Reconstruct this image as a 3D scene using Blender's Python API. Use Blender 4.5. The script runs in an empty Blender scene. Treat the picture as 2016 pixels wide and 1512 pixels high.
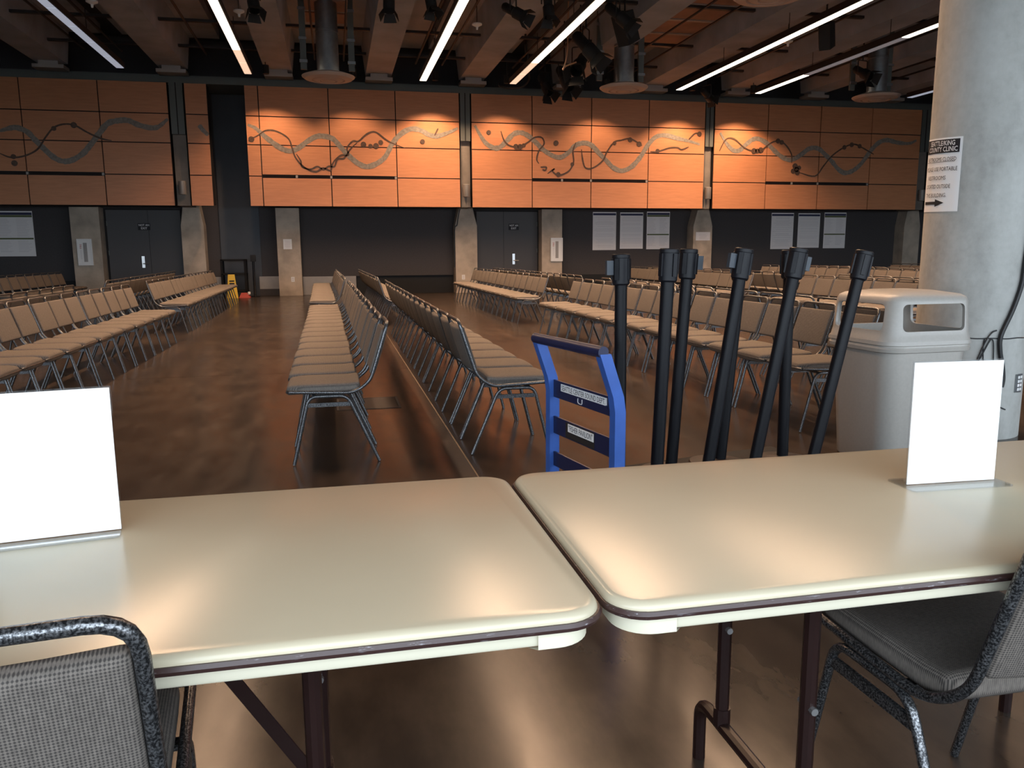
import bpy, bmesh, math, random
from mathutils import Vector, Matrix

random.seed(7)
S = bpy.context.scene
COL = S.collection

# ------------------------------------------------------------------ camera, sky, exposure
PITCH, YAW, ROLL = math.radians(9.3675), math.radians(12.357), math.radians(-0.3698)
FPX = 1565.8
fw = Vector((math.sin(YAW) * math.cos(PITCH), math.cos(YAW) * math.cos(PITCH), -math.sin(PITCH)))
rt = Vector((math.cos(YAW), -math.sin(YAW), 0))
up = rt.cross(fw)
rt2 = rt * math.cos(ROLL) + up * math.sin(ROLL)
up2 = -rt * math.sin(ROLL) + up * math.cos(ROLL)
cam_d = bpy.data.cameras.new('camera')
cam_d.sensor_width = 36.0
cam_d.lens = 36.0 * FPX / 2016.0
cam_d.clip_start = 0.02
cam_d.clip_end = 200
cam = bpy.data.objects.new('camera', cam_d)
COL.objects.link(cam)
m3 = Matrix((rt2, up2, -fw)).transposed()
cam.matrix_world = Matrix.Translation((0, 0, 1.25)) @ m3.to_4x4()
S.camera = cam

SKY = 6.6            # overcast daylight outside the glazed front
STRIP_W = 930.0      # watts of each full ceiling light line
WARM = (1.0, 0.62, 0.37)
w = bpy.data.worlds.new('sky')
S.world = w
w.use_nodes = True
bg = w.node_tree.nodes['Background']
bg.inputs[0].default_value = (0.80, 0.90, 1.0, 1)
bg.inputs[1].default_value = SKY
S.view_settings.view_transform = 'Standard'
S.view_settings.look = 'None'
S.view_settings.gamma = 1.0
S.view_settings.use_curve_mapping = False
S.view_settings.exposure = 0.0
S.cycles.use_denoising = True
S.cycles.max_bounces = 8
S.cycles.diffuse_bounces = 4
S.cycles.glossy_bounces = 4
S.cycles.transparent_max_bounces = 16
S.cycles.sample_clamp_indirect = 6.0
S.cycles.caustics_reflective = False
S.cycles.caustics_refractive = False

pd = bpy.data.lights.new('window_portal', 'AREA')
pd.shape = 'RECTANGLE'
pd.size, pd.size_y = 36.0, 2.9
pd.cycles.is_portal = True
po = bpy.data.objects.new('window_portal', pd)
COL.objects.link(po)
po.location = (5.25, -0.62, 2.05)
po.rotation_euler = (math.radians(90), 0, 0)

# ------------------------------------------------------------------ materials
def mat(name, col, rough=0.6, metal=0.0, spec=0.5, coat=0.0, emit=None, estr=0.0):
    m = bpy.data.materials.new(name)
    m.use_nodes = True
    b = m.node_tree.nodes['Principled BSDF']
    b.inputs['Base Color'].default_value = (*col, 1)
    b.inputs['Roughness'].default_value = rough
    b.inputs['Metallic'].default_value = metal
    b.inputs['Specular IOR Level'].default_value = spec
    b.inputs['Coat Weight'].default_value = coat
    if emit:
        b.inputs['Emission Color'].default_value = (*emit, 1)
        b.inputs['Emission Strength'].default_value = estr
    return m

def N(m, t, **kw):
    n = m.node_tree.nodes.new(t)
    for k, v in kw.items():
        setattr(n, k, v)
    return n

def coords(m, scale=(1, 1, 1), world=False):
    if world:
        src = N(m, 'ShaderNodeNewGeometry').outputs['Position']
    else:
        src = N(m, 'ShaderNodeTexCoord').outputs['Object']
    mp = N(m, 'ShaderNodeMapping')
    mp.inputs['Scale'].default_value = scale
    m.node_tree.links.new(src, mp.inputs[0])
    return mp.outputs[0]

def noise(m, vec, scale, detail=4, rough=0.55):
    n = N(m, 'ShaderNodeTexNoise')
    n.inputs['Scale'].default_value = scale
    n.inputs['Detail'].default_value = detail
    n.inputs['Roughness'].default_value = rough
    m.node_tree.links.new(vec, n.inputs['Vector'])
    return n.outputs['Fac']

def ramp(m, fac, stops, interp='LINEAR'):
    r = N(m, 'ShaderNodeValToRGB')
    r.color_ramp.interpolation = interp
    e = r.color_ramp.elements
    while len(e) < len(stops):
        e.new(0.5)
    for i, (p, c) in enumerate(stops):
        e[i].position = p
        e[i].color = (*c, 1) if len(c) == 3 else c
    m.node_tree.links.new(fac, r.inputs[0])
    return r.outputs[0]

def link(m, out, inp):
    b = m.node_tree.nodes['Principled BSDF']
    m.node_tree.links.new(out, b.inputs[inp])

def bump(m, h, strength, dist=0.01):
    bn = N(m, 'ShaderNodeBump')
    bn.inputs['Strength'].default_value = strength
    bn.inputs['Distance'].default_value = dist
    m.node_tree.links.new(h, bn.inputs['Height'])
    link(m, bn.outputs[0], 'Normal')

def mul(c, k):
    return tuple(x * k for x in c)

def noisy(name, col, rough, scale, lo=0.8, hi=1.2, world=True, stretch=(1, 1, 1), metal=0.0, bmp=0.0, spec=0.5, detail=5):
    m = mat(name, col, rough, metal, spec)
    f = noise(m, coords(m, stretch, world), scale, detail)
    link(m, ramp(m, f, [(0.3, mul(col, lo)), (0.7, mul(col, hi))]), 'Base Color')
    if bmp:
        bump(m, f, bmp)
    return m

M = {}
# polished stained concrete: mottled brown, glossy, roughness varies
m = mat('polished_concrete', (0.08, 0.055, 0.04), 0.25, spec=0.24)
f1 = noise(m, coords(m, (1, 1, 1), True), 0.7, 6, 0.62)
f2 = noise(m, coords(m, (1, 0.35, 1), True), 6.0, 5, 0.65)
mx = N(m, 'ShaderNodeMix')
mx.data_type = 'FLOAT'
mx.inputs[0].default_value = 0.42
m.node_tree.links.new(f1, mx.inputs[2])
m.node_tree.links.new(f2, mx.inputs[3])
link(m, ramp(m, mx.outputs[0], [(0.33, (0.020, 0.015, 0.012)), (0.5, (0.034, 0.025, 0.019)), (0.66, (0.052, 0.038, 0.028))]), 'Base Color')
link(m, ramp(m, f2, [(0.3, (0.17,) * 3), (0.75, (0.27,) * 3)]), 'Roughness')
M['floor'] = m
M['joint'] = mat('floor_joint', (0.13, 0.095, 0.06), 0.6)
# wood veneer panels
m = mat('wood_veneer', (0.55, 0.26, 0.13), 0.45)
f = noise(m, coords(m, (0.6, 1, 7.0), True), 3.0, 5, 0.6)
g = noise(m, coords(m, (1, 1, 1), True), 0.45, 2)
mx = N(m, 'ShaderNodeMix')
mx.data_type = 'FLOAT'
mx.inputs[0].default_value = 0.4
m.node_tree.links.new(f, mx.inputs[2])
m.node_tree.links.new(g, mx.inputs[3])
link(m, ramp(m, mx.outputs[0], [(0.3, (0.53, 0.215, 0.097)), (0.7, (0.70, 0.305, 0.145))]), 'Base Color')
M['wood'] = m
M['vine'] = noisy('vine_inlay_stone', (0.26, 0.225, 0.19), 0.6, 14, 0.7, 1.25)
M['vine_dark'] = noisy('vine_inlay_bronze', (0.10, 0.055, 0.035), 0.5, 20, 0.7, 1.3)
M['slot'] = mat('dark_slot', (0.012, 0.009, 0.009), 0.8)
M['fabric_wall'] = noisy('charcoal_wall_fabric', (0.066, 0.060, 0.061), 0.9, 30, 0.9, 1.1)
M['slate_wall'] = noisy('slate_paint', (0.07, 0.08, 0.095), 0.7, 2, 0.92, 1.08)
M['door'] = mat('dark_door_paint', (0.066, 0.062, 0.064), 0.55)
M['plinth'] = noisy('pale_plinth', (0.36, 0.35, 0.34), 0.7, 5, 0.92, 1.06)
M['black'] = mat('matt_black', (0.008, 0.008, 0.009), 0.7)
M['concrete'] = noisy('board_concrete', (0.50, 0.42, 0.335), 0.8, 2.2, 0.72, 1.18, bmp=0.1)
m = mat('column_concrete', (0.44, 0.44, 0.41), 0.7)
f = noise(m, coords(m, (1, 1, 0.45), True), 3.2, 7, 0.62)
f3 = noise(m, coords(m, (1, 1, 1), True), 22.0, 3)
mm = N(m, 'ShaderNodeMix')
mm.data_type = 'FLOAT'
mm.inputs[0].default_value = 0.22
m.node_tree.links.new(f, mm.inputs[2])
m.node_tree.links.new(f3, mm.inputs[3])
link(m, ramp(m, mm.outputs[0], [(0.30, (0.29, 0.285, 0.265)), (0.5, (0.42, 0.42, 0.395)), (0.72, (0.52, 0.525, 0.50))]), 'Base Color')
bump(m, f3, 0.12)
M['column'] = m
M['shaft'] = noisy('shaft_concrete', (0.21, 0.185, 0.16), 0.8, 2.2, 0.75, 1.15)
M['beam'] = noisy('beam_concrete', (0.38, 0.41, 0.46), 0.85, 1.3, 0.8, 1.15)
M['deck'] = noisy('dark_ceiling', (0.05, 0.052, 0.062), 0.9, 1.0, 0.8, 1.2)
M['steel_dark'] = mat('dark_steel', (0.13, 0.14, 0.13), 0.55, 0.2)
M['pipe'] = mat('black_pipe', (0.016, 0.013, 0.013), 0.55)
M['galv'] = noisy('galvanised_steel', (0.36, 0.38, 0.40), 0.32, 8, 0.85, 1.1, metal=0.9)
M['bracket'] = mat('bearing_plate', (0.42, 0.38, 0.35), 0.5, 0.3)
M['diffuser'] = mat('diffuser_paint', (0.50, 0.41, 0.36), 0.5)
M['ceiling_wood'] = noisy('ceiling_board_wood', (0.34, 0.19, 0.14), 0.6, 2, 0.8, 1.15)
M['sconce'] = mat('sconce_grey', (0.30, 0.28, 0.26), 0.5, 0.3)
M['white'] = mat('white_plastic', (0.82, 0.82, 0.81), 0.45)
M['paper'] = mat('paper', (0.86, 0.86, 0.86), 0.8, spec=0.2)
M['paper_pink'] = mat('notice_paper', (0.90, 0.86, 0.85), 0.8, spec=0.2)
M['ink'] = mat('black_ink', (0.012, 0.012, 0.016), 0.7)
M['ink_blue'] = mat('navy_print', (0.03, 0.035, 0.09), 0.7)
M['ink_green'] = mat('olive_print', (0.12, 0.14, 0.06), 0.7)
M['ink_grey'] = mat('grey_print', (0.66, 0.62, 0.63), 0.8)
M['ink_red'] = mat('red_print', (0.45, 0.05, 0.03), 0.7)
M['white_print'] = mat('white_print', (0.8, 0.8, 0.8), 0.7)
# woven chair fabric: a fine grid in the plane of the pad
def woven(name, axes):
    m = mat(name, (0.2, 0.165, 0.135), 0.95, spec=0.15)
    sv = N(m, 'ShaderNodeVectorMath', operation='SINE')
    m.node_tree.links.new(coords(m, (1400.0, 1400.0, 1400.0)), sv.inputs[0])
    dt = N(m, 'ShaderNodeVectorMath', operation='DOT_PRODUCT')
    dt.inputs[1].default_value = axes
    m.node_tree.links.new(sv.outputs[0], dt.inputs[0])
    ad = N(m, 'ShaderNodeMath', operation='ADD')
    ad.inputs[1].default_value = 0.5
    m.node_tree.links.new(dt.outputs['Value'], ad.inputs[0])
    nf = noise(m, coords(m, (1, 1, 0.4)), 160, 3)
    base = ramp(m, ad.outputs[0], [(0.2, (0.055, 0.049, 0.045)), (0.62, (0.165, 0.143, 0.125))])
    mc = N(m, 'ShaderNodeMix')
    mc.data_type = 'RGBA'
    mc.blend_type = 'MULTIPLY'
    mc.inputs[0].default_value = 1.0
    m.node_tree.links.new(base, mc.inputs[6])
    m.node_tree.links.new(ramp(m, nf, [(0.3, (0.82,) * 3), (0.7, (1.15,) * 3)]), mc.inputs[7])
    link(m, mc.outputs[2], 'Base Color')
    return m

M['fabric'] = woven('woven_taupe_seat_fabric', (0.25, 0.25, 0.0))
M['fabric_back'] = woven('woven_taupe_back_fabric', (0.0, 0.25, 0.25))
# hammertone chair tube
m = mat('hammered_steel_paint', (0.1, 0.1, 0.11), 0.3, 0.75)
f = noise(m, coords(m, (1, 1, 1)), 260, 2)
link(m, ramp(m, f, [(0.42, (0.035, 0.036, 0.039)), (0.66, (0.27, 0.275, 0.285))]), 'Base Color')
bump(m, f, 0.2, 0.002)
M['tube'] = m
M['table_top'] = noisy('cream_laminate', (0.62, 0.545, 0.39), 0.25, 1.6, 0.95, 1.04, spec=0.5)
M['table_edge'] = mat('cream_apron', (0.76, 0.71, 0.55), 0.35)
m = mat('brown_bumper', (0.055, 0.028, 0.025), 0.35)
f = noise(m, coords(m, (6, 30, 60)), 4, 6, 0.7)
link(m, ramp(m, f, [(0.60, (0.055, 0.028, 0.025)), (0.68, (0.30, 0.28, 0.30))]), 'Base Color')
M['bumper'] = m
M['leg_brown'] = mat('brown_enamel', (0.020, 0.009, 0.008), 0.30, spec=0.3)
M['bolt'] = mat('bright_bolt', (0.6, 0.6, 0.6), 0.3, 0.9)
m = bpy.data.materials.new('clear_acrylic')
m.use_nodes = True
nt = m.node_tree
nt.nodes.clear()
o_ = nt.nodes.new('ShaderNodeOutputMaterial')
tr_ = nt.nodes.new('ShaderNodeBsdfTransparent')
tr_.inputs[0].default_value = (0.95, 0.96, 0.97, 1)
gl_ = nt.nodes.new('ShaderNodeBsdfGlossy')
gl_.inputs['Roughness'].default_value = 0.03
lw_ = nt.nodes.new('ShaderNodeLayerWeight')
pw_ = nt.nodes.new('ShaderNodeMath')
pw_.operation = 'POWER'
pw_.inputs[1].default_value = 5.0
nt.links.new(lw_.outputs['Facing'], pw_.inputs[0])
fr_ = nt.nodes.new('ShaderNodeMath')
fr_.operation = 'MULTIPLY_ADD'
fr_.inputs[1].default_value = 0.90
fr_.inputs[2].default_value = 0.035
nt.links.new(pw_.outputs[0], fr_.inputs[0])
mi_ = nt.nodes.new('ShaderNodeMixShader')
nt.links.new(fr_.outputs[0], mi_.inputs[0])
nt.links.new(tr_.outputs[0], mi_.inputs[1])
nt.links.new(gl_.outputs[0], mi_.inputs[2])
nt.links.new(mi_.outputs[0], o_.inputs[0])
M['acrylic'] = m
M['bin'] = noisy('beige_plastic', (0.40, 0.375, 0.34), 0.38, 60, 0.96, 1.04)
M['bin_dark'] = mat('bin_inside', (0.12, 0.115, 0.105), 0.6)
M['cart_blue'] = noisy('blue_enamel', (0.040, 0.115, 0.42), 0.4, 9, 0.9, 1.1)
M['cart_navy'] = mat('navy_steel', (0.014, 0.018, 0.06), 0.4)
M['rubber'] = mat('black_rubber', (0.010, 0.010, 0.011), 0.75, spec=0.2)
M['post_black'] = mat('satin_black_post', (0.006, 0.006, 0.008), 0.42, spec=0.22)
M['post_head'] = mat('black_plastic_head', (0.008, 0.008, 0.011), 0.45, spec=0.28)
M['clip'] = mat('grey_belt_clip', (0.045, 0.055, 0.07), 0.4)
M['base_brown'] = mat('brown_base_cover', (0.016, 0.010, 0.009), 0.55, spec=0.25)
M['yellow'] = mat('yellow_plastic', (0.62, 0.42, 0.03), 0.5)
M['red'] = mat('red_plastic', (0.30, 0.02, 0.015), 0.5)
M['lens_lit'] = mat('lit_lens', (0.9, 0.85, 0.8), 0.5, emit=(1.0, 0.86, 0.68), estr=3.2)
M['lens_dim'] = mat('dimmer_lens', (0.9, 0.85, 0.8), 0.5, emit=(1.0, 0.66, 0.46), estr=0.95)
M['lens_off'] = noisy('unlit_louvre', (0.80, 0.82, 0.85), 0.4, 30, 0.85, 1.1)
M['lens_cool'] = mat('cool_glow_off_louvre', (0.6, 0.62, 0.66), 0.4, emit=(0.74, 0.82, 1.0), estr=0.36)  # faint glow put into the louvres of unpowered lines to look pale
M['lens_grey'] = mat('grey_glow_off_louvre', (0.5, 0.5, 0.52), 0.4, emit=(0.85, 0.85, 0.95), estr=0.12)  # weak glow put into switched-off sections so they look grey
M['cable'] = mat('black_cable', (0.012, 0.012, 0.013), 0.5)
M['cable_tan'] = mat('tan_cable', (0.60, 0.34, 0.2), 0.5)
M['paving'] = noisy('grey_paving', (0.33, 0.33, 0.32), 0.8, 1.5, 0.85, 1.15)
M['sky_block'] = mat('sky_block_grey', (0.20, 0.19, 0.18), 0.7)

# ------------------------------------------------------------------ mesh helpers
class MB:
    def __init__(s):
        s.v, s.f = [], []

    def add(s, vs, fs):
        k = len(s.v)
        s.v += [tuple(p) for p in vs]
        s.f += [tuple(i + k for i in f) for f in fs]
        return s

    def box(s, x0, x1, y0, y1, z0, z1):
        vs = [(x, y, z) for x in (x0, x1) for y in (y0, y1) for z in (z0, z1)]
        return s.add(vs, [(0, 1, 3, 2), (4, 6, 7, 5), (0, 4, 5, 1), (2, 3, 7, 6), (0, 2, 6, 4), (1, 5, 7, 3)])

    def hexa(s, bottom, top):
        n = len(bottom)
        fs = [tuple(range(n - 1, -1, -1)), tuple(range(n, 2 * n))]
        fs += [(i, (i + 1) % n, n + (i + 1) % n, n + i) for i in range(n)]
        return s.add(list(bottom) + list(top), fs)

    def tube(s, pts, r, n=8, caps=True, closed=False):
        pts = [Vector(p) for p in pts]
        rs = r if isinstance(r, (list, tuple)) else [r] * len(pts)
        k = len(pts)
        tang = []
        for i in range(k):
            if closed:
                t = pts[(i + 1) % k] - pts[i - 1]
            else:
                t = pts[min(i + 1, k - 1)] - pts[max(i - 1, 0)]
            tang.append(t.normalized())
        ref = Vector((0, 0, 1)) if abs(tang[0].z) < 0.9 else Vector((1, 0, 0))
        u = (ref - tang[0] * ref.dot(tang[0])).normalized()
        vs = []
        for i in range(k):
            u = (u - tang[i] * u.dot(tang[i])).normalized()
            w_ = tang[i].cross(u)
            for j in range(n):
                a = 2 * math.pi * j / n
                vs.append(pts[i] + (u * math.cos(a) + w_ * math.sin(a)) * rs[i])
        fs = []
        for i in range(k if closed else k - 1):
            b = ((i + 1) % k) * n
            for j in range(n):
                fs.append((i * n + j, i * n + (j + 1) % n, b + (j + 1) % n, b + j))
        if caps and not closed:
            fs.append(tuple(range(n - 1, -1, -1)))
            fs.append(tuple((k - 1) * n + j for j in range(n)))
        return s.add(vs, fs)

    def lathe(s, prof, n=24, c=(0, 0, 0), axis='z'):
        vs, fs = [], []
        for (r, z) in prof:
            for j in range(n):
                a = 2 * math.pi * j / n
                vs.append((c[0] + r * math.cos(a), c[1] + r * math.sin(a), c[2] + z))
        for i in range(len(prof) - 1):
            for j in range(n):
                fs.append((i * n + j, i * n + (j + 1) % n, (i + 1) * n + (j + 1) % n, (i + 1) * n + j))
        if prof[0][0] > 1e-6:
            fs.append(tuple(range(n - 1, -1, -1)))
        if prof[-1][0] > 1e-6:
            fs.append(tuple((len(prof) - 1) * n + j for j in range(n)))
        return s.add(vs, fs)

    def loft(s, rings, cap0=True, cap1=True):
        n = len(rings[0])
        vs = [p for r in rings for p in r]
        fs = []
        for i in range(len(rings) - 1):
            for j in range(n):
                fs.append((i * n + j, i * n + (j + 1) % n, (i + 1) * n + (j + 1) % n, (i + 1) * n + j))
        if cap0:
            fs.append(tuple(range(n - 1, -1, -1)))
        if cap1:
            fs.append(tuple((len(rings) - 1) * n + j for j in range(n)))
        return s.add(vs, fs)

    def rbox(s, cx, cy, cz, sx, sy, sz, r=0.01, seg=3, warp=None):
        bm = bmesh.new()
        bmesh.ops.create_cube(bm, size=1.0)
        bmesh.ops.scale(bm, vec=(sx, sy, sz), verts=bm.verts)
        bmesh.ops.bevel(bm, geom=list(bm.edges), offset=r, segments=seg, affect='EDGES', profile=0.6)
        vs = []
        for i, v in enumerate(bm.verts):
            v.index = i
            p = Vector(v.co)
            if warp:
                p = warp(p)
            vs.append((p.x + cx, p.y + cy, p.z + cz))
        fs = [tuple(v.index for v in f.verts) for f in bm.faces]
        bm.free()
        return s.add(vs, fs)

    def xf(s, fn):
        s.v = [tuple(fn(Vector(p))) for p in s.v]
        return s

    def mesh(s, name, m, smooth=35):
        me = bpy.data.meshes.new(name)
        me.from_pydata(s.v, [], s.f)
        me.update()
        bm = bmesh.new()
        bm.from_mesh(me)
        bmesh.ops.recalc_face_normals(bm, faces=bm.faces)
        bm.to_mesh(me)
        bm.free()
        if smooth:
            me.polygons.foreach_set('use_smooth', [True] * len(me.polygons))
            me.set_sharp_from_angle(angle=math.radians(smooth))
        me.materials.append(m)
        return me

    def build(s, name, m, parent=None, smooth=35, loc=None):
        return put(name, s.mesh(name, m, smooth), parent, loc)


def put(name, me, parent=None, loc=None):
    o = bpy.data.objects.new(name, me)
    COL.objects.link(o)
    if parent is not None:
        o.parent = parent
    if loc is not None:
        o.location = loc
    return o


def tag(o, label=None, cat=None, group=None, kind=None):
    if label:
        o['label'] = label
    if cat:
        o['category'] = cat
    if group:
        o['group'] = group
    if kind:
        o['kind'] = kind
    return o


def thing(name, label, cat, loc=(0, 0, 0), rz=0.0, group=None):
    o = bpy.data.objects.new(name, None)
    o.empty_display_size = 0.1
    COL.objects.link(o)
    o.location = loc
    o.rotation_euler = (0, 0, rz)
    return tag(o, label, cat, group)


def struct(o, label=None):
    return tag(o, label, None, None, 'structure')


def copy_tree(o, parent=None):
    c = o.copy()
    COL.objects.link(c)
    c.parent = parent
    for ch in list(o.children):
        copy_tree(ch, c)
    return c


def B(*a):
    return MB().box(*a)


def fillet(pts, rad, seg=6):
    pts = [Vector(p) for p in pts]
    out = [pts[0]]
    for i in range(1, len(pts) - 1):
        r = rad[i - 1] if isinstance(rad, (list, tuple)) else rad
        a, b, c = pts[i - 1], pts[i], pts[i + 1]
        d1, d2 = (a - b), (c - b)
        l = min(r, d1.length * 0.49, d2.length * 0.49)
        p1, p2 = b + d1.normalized() * l, b + d2.normalized() * l
        for k in range(seg + 1):
            t = k / seg
            out.append(p1 * (1 - t) ** 2 + b * 2 * t * (1 - t) + p2 * t * t)
    out.append(pts[-1])
    return out


def smooth_path(pts, sub=5):
    pts = [Vector(p) for p in pts]
    out = []
    for i in range(len(pts) - 1):
        p0, p1, p2, p3 = pts[max(i - 1, 0)], pts[i], pts[i + 1], pts[min(i + 2, len(pts) - 1)]
        for k in range(sub):
            t = k / sub
            out.append(0.5 * ((2 * p1) + (p2 - p0) * t + (2 * p0 - 5 * p1 + 4 * p2 - p3) * t * t + (3 * p1 - p0 - 3 * p2 + p3) * t ** 3))
    out.append(pts[-1])
    return out


def rrect(hx, hy, r, z, n=6, cx=0, cy=0):
    out = []
    for (sx, sy, a0) in ((1, 1, 0), (-1, 1, 90), (-1, -1, 180), (1, -1, 270)):
        for k in range(n + 1):
            a = math.radians(a0 + 90 * k / n)
            out.append((cx + sx * (hx - r) + r * math.cos(a), cy + sy * (hy - r) + r * math.sin(a), z))
    return out


_dg_tmp = []


def text_mesh(s, width=None, height=None, bold=0.0, align='CENTER'):
    cu = bpy.data.curves.new('text_tmp', 'FONT')
    cu.body = s
    cu.align_x = align
    cu.resolution_u = 2
    cu.offset = bold
    o = bpy.data.objects.new('text_tmp', cu)
    COL.objects.link(o)
    dg = bpy.context.evaluated_depsgraph_get()
    me = bpy.data.meshes.new_from_object(o.evaluated_get(dg))
    bpy.data.objects.remove(o)
    bpy.data.curves.remove(cu)
    vs = [tuple(v.co) for v in me.vertices]
    fs = [tuple(p.vertices) for p in me.polygons]
    bpy.data.meshes.remove(me)
    x0, x1 = min(v[0] for v in vs), max(v[0] for v in vs)
    y0, y1 = min(v[1] for v in vs), max(v[1] for v in vs)
    kx = width / (x1 - x0) if width else None
    ky = height / (y1 - y0) if height else None
    kx = kx or ky
    ky = ky or kx
    cx, cy = (x0 + x1) / 2, (y0 + y1) / 2
    return [((v[0] - cx) * kx, (v[1] - cy) * ky) for v in vs], fs


def text(name, s, fn, m, parent, width=None, height=None, bold=0.0):
    """flat lettering; fn maps (x, y) of the text plane to 3D"""
    vs, fs = text_mesh(s, width, height, bold)
    me = bpy.data.meshes.new(name)
    me.from_pydata([fn(x, y) for x, y in vs], [], fs)
    me.update()
    me.materials.append(m)
    return put(name, me, parent)

# ------------------------------------------------------------------ room shell
XL, XR, YF, YB, ZC = -13.0, 23.5, -0.6, 25.8, 7.4
WALL_Y, PIL_Y, PAN_Y = 25.8, 25.3, 24.3

floor = struct(B(XL, XR, YF, YB + 0.4, -0.25, -0.003).build('floor', M['joint']), 'dark brown polished concrete floor')
xs = [XL, -8.65, -3.95, 0.745, 5.45, 10.15, 14.85, 19.5, XR]
ys = [YF, 3.98, 8.69, 13.4, 18.1, 22.8, YB + 0.35]
for j in range(len(ys) - 1):
    row = [x for x in xs if j > 0 or x != 0.745]
    for i in range(len(row) - 1):
        B(row[i] + 0.005, row[i + 1] - 0.005, ys[j] + 0.005, ys[j + 1] - 0.005, -0.003, 0.0).build('slab', M['floor'], floor, 0)
ceiling = struct(B(XL, XR, YF, YB + 0.4, ZC, ZC + 0.2).build('ceiling', M['deck']), 'dark exposed ceiling deck')
struct(B(XL - 0.2, XL, YF, YB + 0.4, 0, ZC).build('wall_left', M['fabric_wall']))
struct(B(XR, XR + 0.2, YF, YB + 0.4, 0, ZC).build('wall_right', M['fabric_wall']))

# glazed front behind the camera; header set low so daylight falls off faster
wall_front = struct(B(XL, XR, YF - 0.2, YF, 3.5, ZC).build('wall_front', M['concrete']))
B(XL, XR, YF - 0.2, YF, 0, 0.6).build('sill_light_block', M['concrete'], wall_front)  # unseen low wall, added to keep daylight off the near floor
for i in range(11):
    x = XL + 0.1 + i * (XR - XL - 0.2) / 10
    B(x - 0.06, x + 0.06, YF - 0.12, YF, 0.6, 3.5).build('mullion', M['steel_dark'], wall_front)
for i in range(10):
    x0 = XL + 0.1 + i * (XR - XL - 0.2) / 10
    B(x0 + 0.07, x0 + (XR - XL - 0.2) / 10 - 0.07, YF - 0.07, YF - 0.062, 0.62, 3.5).build('pane', M['acrylic'], wall_front)
struct(B(-45, 55, -45, YF - 0.21, -0.3, -0.02).build('ground', M['paving']))
struct(B(XL - 1, XR + 1, -2.4, YF - 0.21, 3.7, 3.9).build('sky_block_slab', M['sky_block']))  # unseen slab, added to cut the sky light reaching the glazing

# precast beams along the depth, with the bearing plates at the far wall
BEAMS = [-9.95, -7.15, -4.12, -1.32, 1.45, 4.18, 7.07, 9.87, 12.65, 15.45, 18.25, 21.0]
for x in BEAMS:
    mb = MB()
    prof = [(-0.37, 6.32), (0.37, 6.32), (0.46, 7.15), (-0.46, 7.15)]
    mb.hexa([(x + a, YF + 0.1, z) for a, z in prof], [(x + a, 24.5, z) for a, z in prof])
    mb.build('beam', M['beam'], ceiling, 30)
    B(x - 1.25, x + 1.25, YF + 0.1, 24.5, 7.15, ZC - 0.001).build('beam_flange', M['beam'], ceiling, 0)
    B(x - 0.38, x + 0.38, 24.05, 24.55, 6.13, 6.22).build('bearing_plate', M['bracket'], ceiling)
    B(x - 0.24, x + 0.24, 24.10, 24.5, 6.22, 6.32).build('bearing_pad', M['bracket'], ceiling)

# rear wall: dark lower wall recessed under projecting wood panels
wall_back = struct(B(XL, XR, WALL_Y, WALL_Y + 0.3, 0, ZC).build('wall_back', M['fabric_wall']), 'charcoal rear wall with wood panels above')
B(XL, XR, 24.55, WALL_Y, 5.92, 6.16).build('ledger_beam', M['steel_dark'], wall_back)
B(XL, XR, 24.36, 24.56, 5.92, 6.04).build('ledger_flange', M['steel_dark'], wall_back)
B(-3.35, -2.2, WALL_Y - 0.05, WALL_Y - 0.001, 0, 5.9).build('slate_strip', M['slate_wall'], wall_back)
GROUPS = [[-11.8, -9.88, -7.98, -6.06, -4.30], [-3.87, -3.27], [-2.29, -1.92, -0.0, 1.90, 3.78], [4.13, 6.0, 7.88, 9.76, 11.66], [11.98, 13.85, 15.75, 17.66, 19.55], [19.95, 21.8, 23.3]]
ZR = [2.62, 3.45, 4.31, 5.09, 5.92]
for g in GROUPS:
    B(g[0] + 0.01, g[-1] - 0.01, PAN_Y + 0.04, PAN_Y + 0.5, 2.66, 5.9).build('panel_backing', M['slot'], wall_back, 0)
    for i in range(len(g) - 1):
        for j in range(4):
            e = 0.014
            zlo, zhi = ZR[j] + (0 if j == 0 else e), ZR[j + 1] - e
            if j == 0 and len(g) > 3 and i in ((1, 2) if g[0] != -11.8 else (1, 2)):
                zhi -= 0.035
            if j == 1 and len(g) > 3 and i in (1, 2):
                zlo += 0.035
            B(g[i] + e, g[i + 1] - e, PAN_Y, PAN_Y + 0.035, zlo, zhi).build('panel', M['wood'], wall_back, 0)
    if len(g) > 3:      # little pins in the dark slots
        for x in (g[1] + 0.95, g[2], g[3] - 0.04):
            B(x - 0.03, x + 0.03, PAN_Y + 0.005, PAN_Y + 0.04, 3.415, 3.485).build('slot_pin', M['bracket'], wall_back)

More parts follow.
